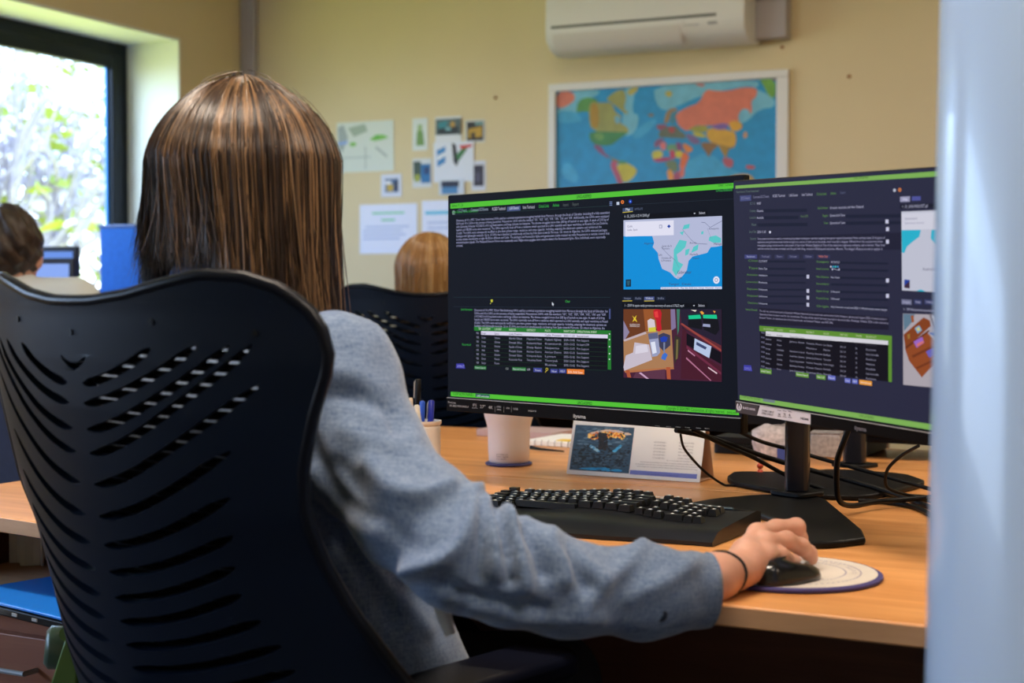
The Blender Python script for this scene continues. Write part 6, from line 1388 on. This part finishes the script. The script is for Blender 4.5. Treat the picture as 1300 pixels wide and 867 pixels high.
def jcut(P):      # open the neck above the collar; square off both cuffs
    nk = V3(neck1); d1 = .052-np.hypot(P[:, 0]-nk[0], P[:, 1]-nk[1]); d1 = np.where(P[:, 2] > .985, d1, -1.)
    d2 = (P-endp) @ endd-.006; d2 = np.where(np.linalg.norm(P-endp, axis=1) < .12, d2, -1.)
    e2 = V3(wrL-CFw*.03); d3 = (P-e2) @ V3(CFw); d3 = np.where(np.linalg.norm(P-e2, axis=1) < .09, d3, -1.)
    d4 = P[:, 2]-1.062
    d5 = .515-P[:, 2]
    q_ = P-endp; ax = q_ @ endd; d6 = .0325-np.linalg.norm(q_-np.outer(ax, endd), axis=1); d6 = np.where((ax > -.03) & (ax < .05), d6, -1.)
    return np.maximum.reduce([d1, d2, d3, d4, d5, d6])
V, F = surface(jp+ap_, .0045, .022, cut=jcut)
# folds, set along lines on the cloth
me = bpy.data.meshes.new('t'); me.from_pydata(V.tolist(), [], F.tolist()); NN = np.zeros(len(V)*3); me.vertices.foreach_get('normal', NN); NN = NN.reshape(-1, 3)
if (NN*(V-V.mean(0))).sum() < 0: NN = -NN
PX, PY = proj(V); toward = (NN @ np.array([.1, -1, .15])) > -.15
folds = [([(600, 628), (598, 655), (585, 690), (560, 712), (520, 722)], .0075, 9), ([(612, 640), (622, 670), (628, 700), (632, 728)], .006, 8), ([(637, 652), (655, 690), (662, 722), (668, 745)], .0065, 8), ([(650, 660), (690, 684), (712, 715), (716, 738)], .006, 9),
         ([(700, 680), (735, 712), (760, 735)], .004, 10), ([(815, 692), (800, 712), (765, 745), (740, 775)], .0035, 9), ([(880, 715), (850, 735), (800, 760)], .003, 10),
         ([(470, 590), (500, 620), (535, 628), (570, 618)], .006, 12), ([(440, 545), (480, 565), (520, 560)], .005, 12), ([(400, 500), (440, 500), (490, 520), (505, 545)], -.007, 9), ([(390, 478), (430, 470), (480, 490)], .005, 14),
         ([(395, 600), (430, 660), (480, 735), (540, 800)], .007, 9), ([(410, 640), (460, 720), (500, 790)], -.006, 9), ([(395, 560), (420, 620), (470, 660)], -.006, 10), ([(430, 590), (470, 640), (520, 690)], -.004, 10),
         ([(606, 638), (612, 668), (614, 700), (606, 735)], -.006, 6), ([(628, 650), (642, 684), (648, 716), (650, 738)], -.006, 6), ([(655, 658), (680, 696), (690, 730)], -.005, 7), ([(675, 672), (720, 706), (744, 745)], -.004, 8), ([(560, 740), (620, 765), (690, 775)], -.004, 10), ([(600, 770), (680, 785), (760, 785)], .003, 8)]
for pts, amp, wd in folds:
    best = np.full(len(V), 1e9); P_2 = smooth_path([(a, b, 0) for a, b in pts], 6)
    for a, b in zip(P_2[:-1], P_2[1:]):
        ax_, ay_, bx_, by_ = a[0], a[1], b[0], b[1]; L2 = (bx_-ax_)**2+(by_-ay_)**2+1e-9
        t = np.clip(((PX-ax_)*(bx_-ax_)+(PY-ay_)*(by_-ay_))/L2, 0, 1); best = np.minimum(best, (PX-ax_-t*(bx_-ax_))**2+(PY-ay_-t*(by_-ay_))**2)
    V = V+NN*((2.0 if pts[0][0] > 465 else .9)*amp*np.exp(-best/(2*(.82*wd)**2))*toward)[:, None]
# gentle overall creasing
cre = .0012*np.sin(V[:, 2]*62+9*np.sin(V[:, 0]*11+V[:, 1]*7))*np.sin(V[:, 0]*25+V[:, 1]*19+4*np.sin(V[:, 2]*13)); V = V+NN*cre[:, None]
jk = mesh_obj('jacket', V, F, M_jacket, per)
sm = jk.modifiers.new('smooth', 'SMOOTH'); sm.factor = .5; sm.iterations = 2
jk['label'] = 'blue-grey woven jacket'
# cuff hem, buttons, collar
hb_ = Vector(endp)+Vector(endd)*.004; s1 = Vector(endd).cross(Vector((0, 0, 1))).normalized(); s2 = s1.cross(Vector(endd))
MB().tube([hb_+s1*.0375*math.cos(a)+s2*.0375*math.sin(a) for a in np.linspace(0, 2*PI, 49)[:-1]], .0028, 8, closed=True).build('cuff_hem', M_jacket, jk, 60)
bt = at(838, 780, 1.492); bn = Vector((.05, -1, -.25)).normalized()
MB().tube([bt, bt+bn*.002, bt+bn*.0035], [.0078, .0078, .0062], 20).build('button', mat('button_navy', (.008, .014, .03), rough=.35), jk, 50)
cP = [cl(.225+.074*math.cos(a)*1.0, .070*math.sin(a), 1.064-.014*math.cos(a)) for a in np.linspace(.6, 2*PI-.6, 25)]
m = MB(); vs = []
for p, a in zip(cP, np.linspace(.6, 2*PI-.6, 25)):
    o_ = (p-cl(.225, 0, p.z)).normalized(); vs += [p-o_*.004+Vector((0, 0, -.02)), p-o_*.006+Vector((0, 0, .022)), p+o_*.001+Vector((0, 0, .026)), p+o_*.016+Vector((0, 0, -.012)), p+o_*.012+Vector((0, 0, -.018))]
m.add(vs, [(5*i+j, 5*i+5+j, 5*i+5+(j+1) % 5, 5*i+(j+1) % 5) for i in range(24) for j in range(5)]); m.build('collar', mat('collar_blue', (.05, .09, .20), rough=.85), jk, 60)
# trousers and shoes
tp_ = []
for sg in (-1, 1):
    hp_, kn, an = cl(.24, sg*.09, .575), cl(.66, sg*.10, .535), cl(.70, sg*.10, .12); tp_ += [rc(V3(hp_), V3(kn), .098, .070), rc(V3(kn), V3(an), .068, .052)]
V, F = surface(tp_, .010, .02); mesh_obj('trousers', V, F, M_trouser, per)
for sg in (-1, 1):
    V, F = surface([rc(V3(cl(.68, sg*.10, .055)), V3(cl(.86, sg*.115, .042)), .050, .040)], .008, .01, cut=lambda P: .006-P[:, 2]); mesh_obj('shoe', V, F, M_black, per)
# hair ----------------------------------------------------------------
def zl_front(phi):                      # phi>0 : right side of the head
    a = abs(phi)
    if phi > 0: return 1.00 if a < 2.30 else min(1.102, 1.00+.30*(a-2.30))
    return 1.03 if a < 2.15 else min(1.102, 1.03+.25*(a-2.15))
def sweep_front(phi, t):
    if phi > 0: return (.018*t*max(0, math.sin(phi)), -.0*t)
    return (-.046*t*max(0, -math.sin(phi)), .0)
hcen = V3(cl(.228, 0, 1.190))
h_ = hair_mesh('hair', per, hcen, (.106, .118, .116), TH, 9000, (.020, .010, .007), (.34, .19, .09), zl_front, seg=12, width=.0008, face_gap=.95, seed=3, sweep=sweep_front, side=.03, shape=lambda p: 1.0 if p > 0 else 1-.13*min(1, -math.sin(p)*1.4), cone=1.22)
V, F = surface([ell(hcen+V3(CRt)*.008, (.076, .094, .104), -TH), rc(V3(cl(.20, .0, 1.14)), V3(cl(.215, .0, 1.125)), .066, .045), rc(V3(cl(.225, .06, 1.16)), V3(cl(.225, .075, 1.03)), .036, .020), rc(V3(cl(.225, -.06, 1.16)), V3(cl(.225, -.075, 1.06)), .036, .020)], .006, .02,
               cut=lambda P: np.where(P[:, 2] < 1.26, ((P-hcen) @ V3(CFw))-.035, -1.))
mesh_obj('under_hair', V, F, mat('hair_base', (.022, .010, .007), rough=.5), h_)

# ================================================================ OTHER PEOPLE, BEHIND
def seated(label, headp, yaw, top_m, hair_kind, name='person', drop=.225):
    f_ = Vector((math.sin(yaw), math.cos(yaw), 0)); r_ = Vector((math.cos(yaw), -math.sin(yaw), 0)); H = Vector(headp); b = Vector((H.x, H.y, 0))
    def q(l, w_, z): return V3(b+f_*l+r_*w_+Vector((0, 0, z)))
    o = thing(name, label, 'person', (b+f_*.0)); hz = H.z; sz = hz-drop
    sk = [ell(q(0, 0, hz), (.074, .092, .108), -yaw), ell(q(.045, 0, hz-.05), (.055, .055, .06), -yaw), rc(q(.09, 0, hz-.005), q(.103, 0, hz-.025), .007, .011), rc(q(-.02, 0, hz-.20), q(-.005, 0, hz-.08), .06, .05)]
    for sg in (-1, 1): sk += [ell(q(-.005, sg*.078, hz-.01), (.008, .018, .032), -yaw), rc(q(-.02, sg*.17, sz), q(.06, sg*.22, sz-.24), .042, .036), rc(q(.06, sg*.22, sz-.24), q(.30, sg*.15, .765), .034, .024),
                              rc(q(.0, sg*.09, .55), q(.40, sg*.10, .52), .08, .056), rc(q(.40, sg*.10, .52), q(.42, sg*.10, .09), .052, .035), rc(q(.42, sg*.10, .09), q(.56, sg*.11, .045), .038, .034)]
    sk += [rc(q(-.02, -.16, sz), q(-.02, .16, sz), .05, .05), rc(q(-.02, 0, sz-.06), q(0, 0, .60), .11, .12)]
    V, F = surface(sk, .011, .02)
    parts = [(V, F)]
    for sg in (-1, 1):
        w0 = q(.30, sg*.15, .765); w1 = q(.325, sg*.145, .765); D = V3(f_); S_ = V3(r_)
        mc = [w1+D*.065+S_*x for x in (.028, .009, -.010, -.027)]; fg_ = [([p, p+D*.03, p+D*.05-np.array([0, 0, .006]), p+D*.062-np.array([0, 0, .012])], (.0105, .0095, .0088, .0075)) for p in mc]
        parts.append(hand(w0, w1, mc, fg_, [w1+D*.02-S_*sg*.028, w1+D*.04-S_*sg*.042, w1+D*.06-S_*sg*.046, w1+D*.07-S_*sg*.045], h=.0035))
    off = 0; Vs = []; Fs = []
    for a_, c_ in parts: Vs.append(a_); Fs.append(c_+off); off += len(a_)
    mesh_obj('body', np.concatenate(Vs), np.concatenate(Fs), M_skin, o)
    tw = [rc(q(-.02, -.165, sz), q(-.02, .165, sz), .068, .068), rc(q(-.02, -.05, sz-.1), q(-.02, .05, sz-.1), .13, .13), rc(q(-.01, -.04, .72), q(-.01, .04, .58), .13, .135), rc(q(-.02, 0, sz+.02), q(-.01, 0, sz+.06), .075, .06)]
    for sg in (-1, 1): tw += [rc(q(-.02, sg*.18, sz-.01), q(.06, sg*.225, sz-.24), .062, .05), rc(q(.06, sg*.225, sz-.24), q(.27, sg*.16, .768), .048, .034)]
    V, F = surface(tw, .010, .025, cut=lambda P: np.maximum(np.where(P[:, 2] > sz+.03, .036-np.hypot(P[:, 0]-b.x, P[:, 1]-b.y), -1.), .53-P[:, 2])); mesh_obj('top', V, F, top_m, o)
    tr = []
    for sg in (-1, 1): tr += [rc(q(0, sg*.09, .57), q(.40, sg*.10, .53), .095, .068), rc(q(.40, sg*.10, .53), q(.42, sg*.10, .11), .066, .05)]
    V, F = surface(tr, .013, .02); mesh_obj('trousers', V, F, M_trouser, o)
    for sg in (-1, 1):
        V, F = surface([rc(q(.40, sg*.10, .055), q(.57, sg*.11, .042), .048, .038)], .012, .01, cut=lambda P: .006-P[:, 2]); mesh_obj('shoe', V, F, M_black, o)
    hcn = q(-.012, 0, hz+.012)
    if hair_kind == 'short':
        V, F = surface([ell(hcn+np.array([0, 0, .012]), (.088, .104, .106), -yaw)], .005, .01, cut=lambda P: np.maximum((hz-.045)-P[:, 2]+.25*((P-hcn) @ V3(f_)), np.where(P[:, 2] < hz+.075, ((P-hcn) @ V3(f_))-.045, -1.)))
        g = rng; V = V+np.stack([.004*np.sin(V[:, 2]*130+V[:, 0]*160), .004*np.sin(V[:, 0]*150+V[:, 2]*90), .004*np.sin(V[:, 1]*140+V[:, 0]*110)], 1)
        mesh_obj('hair', V, F, mat('hair_dark', (.030, .016, .010), rough=.5, noise=.5, nscale=60), o)
    else:
        zb_ = hz-.17
        hh_ = hair_mesh('hair', o, hcn, (.098, .108, .116), yaw, 1500, (.30, .15, .05), (.85, .58, .28), lambda p: zb_, seg=10, width=.0022, face_gap=.9, seed=8)
        V, F = surface([ell(hcn, (.088, .098, .106), -yaw), rc(q(-.04, 0, hz), q(-.04, 0, zb_+.03), .075, .06)], .010, .02, cut=lambda P: np.where(P[:, 2] < hz+.07, ((P-hcn) @ V3(f_))-.03, -1.)); mesh_obj('under_hair', V, F, mat('hair_base_blond', (.16, .08, .03), rough=.5), hh_)
    return o
hb1 = at(546, 352, 4.25)
seated('woman with shoulder length blond hair beyond the front monitor', hb1, R(4), mat('top_black', (.012, .012, .016), rough=.9), 'long')
hb2 = at(12, 322, 3.95)
seated('man with short dark hair and pale grey top at the left frame edge', hb2, R(-6), mat('top_grey', (.58, .62, .64), rough=.9), 'short', drop=.13)
c2 = copy_tree(chair); rz = R(40-8)
c2['label'] = 'black office chair of the blond woman, behind the front monitor'
c2.location = at(566, 370, 4.33); c2.location.z = 0; c2.rotation_euler = (0, 0, rz); c2.name = 'mesh_chair'
c3 = copy_tree(chair); c3['label'] = 'office chair under the man at the left frame edge'; c3.location = (hb2.x+.03, hb2.y+.0, -.0); c3.rotation_euler = (0, 0, R(40+4)); c3.scale = (1, 1, .93)
for c_ in (c2, c3):
    for ch in list(bpy.data.objects):
        if ch.parent == c_ and ch.name.split('.')[0] in ('arm_bracket', 'bracket_bolt', 'tilt_knob', 'arm_plate'): bpy.data.objects.remove(ch)

# desks and screens at the back ----------------------------------------
BF = RM                                                     # room frame
def room_xy(px, Y): q = RM.inverted() @ at(px, 370, Y); return q.x, q.y
bx, by = room_xy(560, 4.95)
desk('desk', 'beech desk by the back wall in front of the blond woman', [(bx-.20, by-.25), (bx+1.4, by-.25), (bx+1.4, by+.5), (bx-.20, by+.5)],
     [((bx-.17, by+.12, .353), (.025, .65, .706), 'side_panel'), ((bx+1.37, by+.12, .353), (.025, .65, .706), 'side_panel'), ((bx+.60, by+.35, .45), (1.5, .018, .5), 'modesty_panel')], M=RM)
def simple_monitor(label, px0, px1, pyt, pyb, Y, yaw, rgb, name='monitor', foot=True, zdesk=DZ):
    a, b = at(px0, pyt, Y), at(px1, pyt, Y); wv = abs(b.x-a.x)/math.cos(yaw); zt, zb_ = a.z, at(px0, pyb, Y).z; Mx = frame(Vector(((a.x+b.x)/2, Y, zb_)), yaw); hh = zt-zb_
    o = thing(name, label, 'monitor', Mx.to_translation(), yaw)
    MB(Mx).box((0, .012, hh/2), (wv, .022, hh)).build('housing', mat('bezel_navy', (.008, .012, .03), rough=.4), o, bevel=.003)
    MB(Mx).box((0, .0, hh/2), (wv-.03, .003, hh-.034)).build('screen_panel', emis(rgb), o)
    if foot:
        MB(Mx).box((0, .034, (zdesk-zb_+hh*.4)/2), (.05, .02, hh*.4-(zdesk-zb_)-.02)).build('stand_neck', M_black, o, bevel=.003)
        MB(Mx).prism(rrect(-.11, .11, -.05, .11, .03), zdesk-zb_+.001, zdesk-zb_+.012).build('stand_foot', M_black, o, bevel=.002)
    return o
simple_monitor('blue lit monitor just behind the blond hair', 515, 640, 318, 372, 4.95, R(-20), (40, 70, 205))
lx, ly = room_xy(70, 4.75)
desk('desk', 'beech desk under the window in front of the dark haired man', [(lx-.46, ly-.25), (lx+.75, ly-.25), (lx+.75, ly+.42), (lx-.46, ly+.42)],
     [((lx-.43, ly+.09, .353), (.025, .6, .706), 'side_panel'), ((lx+.72, ly+.09, .353), (.025, .6, .706), 'side_panel'), ((lx+.145, ly+.32, .45), (1.1, .018, .5), 'modesty_panel')], M=RM)
simple_monitor('light blue monitor at the top, above the laptop screen', -30, 102, 313, 352, 4.95, R(-14), (110, 150, 232))
q_ = simple_monitor('open laptop with a pale blue screen by the window', -20, 97, 328, 390, 4.62, R(-14), (140, 172, 245), name='laptop', foot=False); q_['category'] = 'laptop'
lq = q_.location; LQ = frame(Vector((lq.x, lq.y, DZ)), R(-14)); 
MB(LQ).prism(rrect(-.14, .14, -.22, .03, .01), .001, .016).build('base', M_black, q_, bevel=.002)
MB(LQ).box((0, .012, (lq.z-DZ+.04)/2+.008), (.05, .02, lq.z-DZ+.03)).build('riser', M_black, q_)
# blue fabric divider between window and desks
p0_, p1_ = at(130, 290, 5.30), at(330, 290, 5.05)
dv = Vector((p1_.x-p0_.x, p1_.y-p0_.y, 0)); dy_ = math.atan2(dv.y, dv.x); DVF = frame(Vector((p0_.x, p0_.y, 0)), dy_); W_ = dv.length
ds = thing('desk_divider', 'bright blue fabric divider panel between the window and the long brown hair', 'divider', ((p0_.x+p1_.x)/2, (p0_.y+p1_.y)/2, 0), dy_)
MB(DVF).box((W_/2, 0, (p0_.z+.12)/2), (W_, .03, p0_.z-.12)).build('fabric_panel', M_blue_fab, ds, bevel=.004)
MB(DVF).box((W_/2, 0, p0_.z+.006), (W_+.01, .034, .012)).build('top_rail', mat('rail_blue', (.01, .06, .25), rough=.4), ds, bevel=.002)
for x in (.05, W_-.05): MB(DVF).box((x, 0, .058), (.04, .30, .115)).build('foot', M_steel, ds, bevel=.003)
# dark blue divider low at the far left, behind the foreground chair
p0_, p1_ = at(-60, 470, 3.12), at(130, 478, 3.02); dv = Vector((p1_.x-p0_.x, p1_.y-p0_.y, 0)); dy_ = math.atan2(dv.y, dv.x); DVF = frame(Vector((p0_.x, p0_.y, 0)), dy_); W_ = dv.length
ds = thing('desk_divider', 'low navy divider panel beyond the left desk end', 'divider', ((p0_.x+p1_.x)/2, (p0_.y+p1_.y)/2, 0), dy_)
MB(DVF).box((W_/2, 0, (p0_.z+.1)/2), (W_, .03, p0_.z-.1)).build('fabric_panel', M_navy, ds, bevel=.004)
for x in (.05, W_-.05): MB(DVF).box((x, 0, .048), (.04, .28, .095)).build('foot', M_steel, ds, bevel=.003)
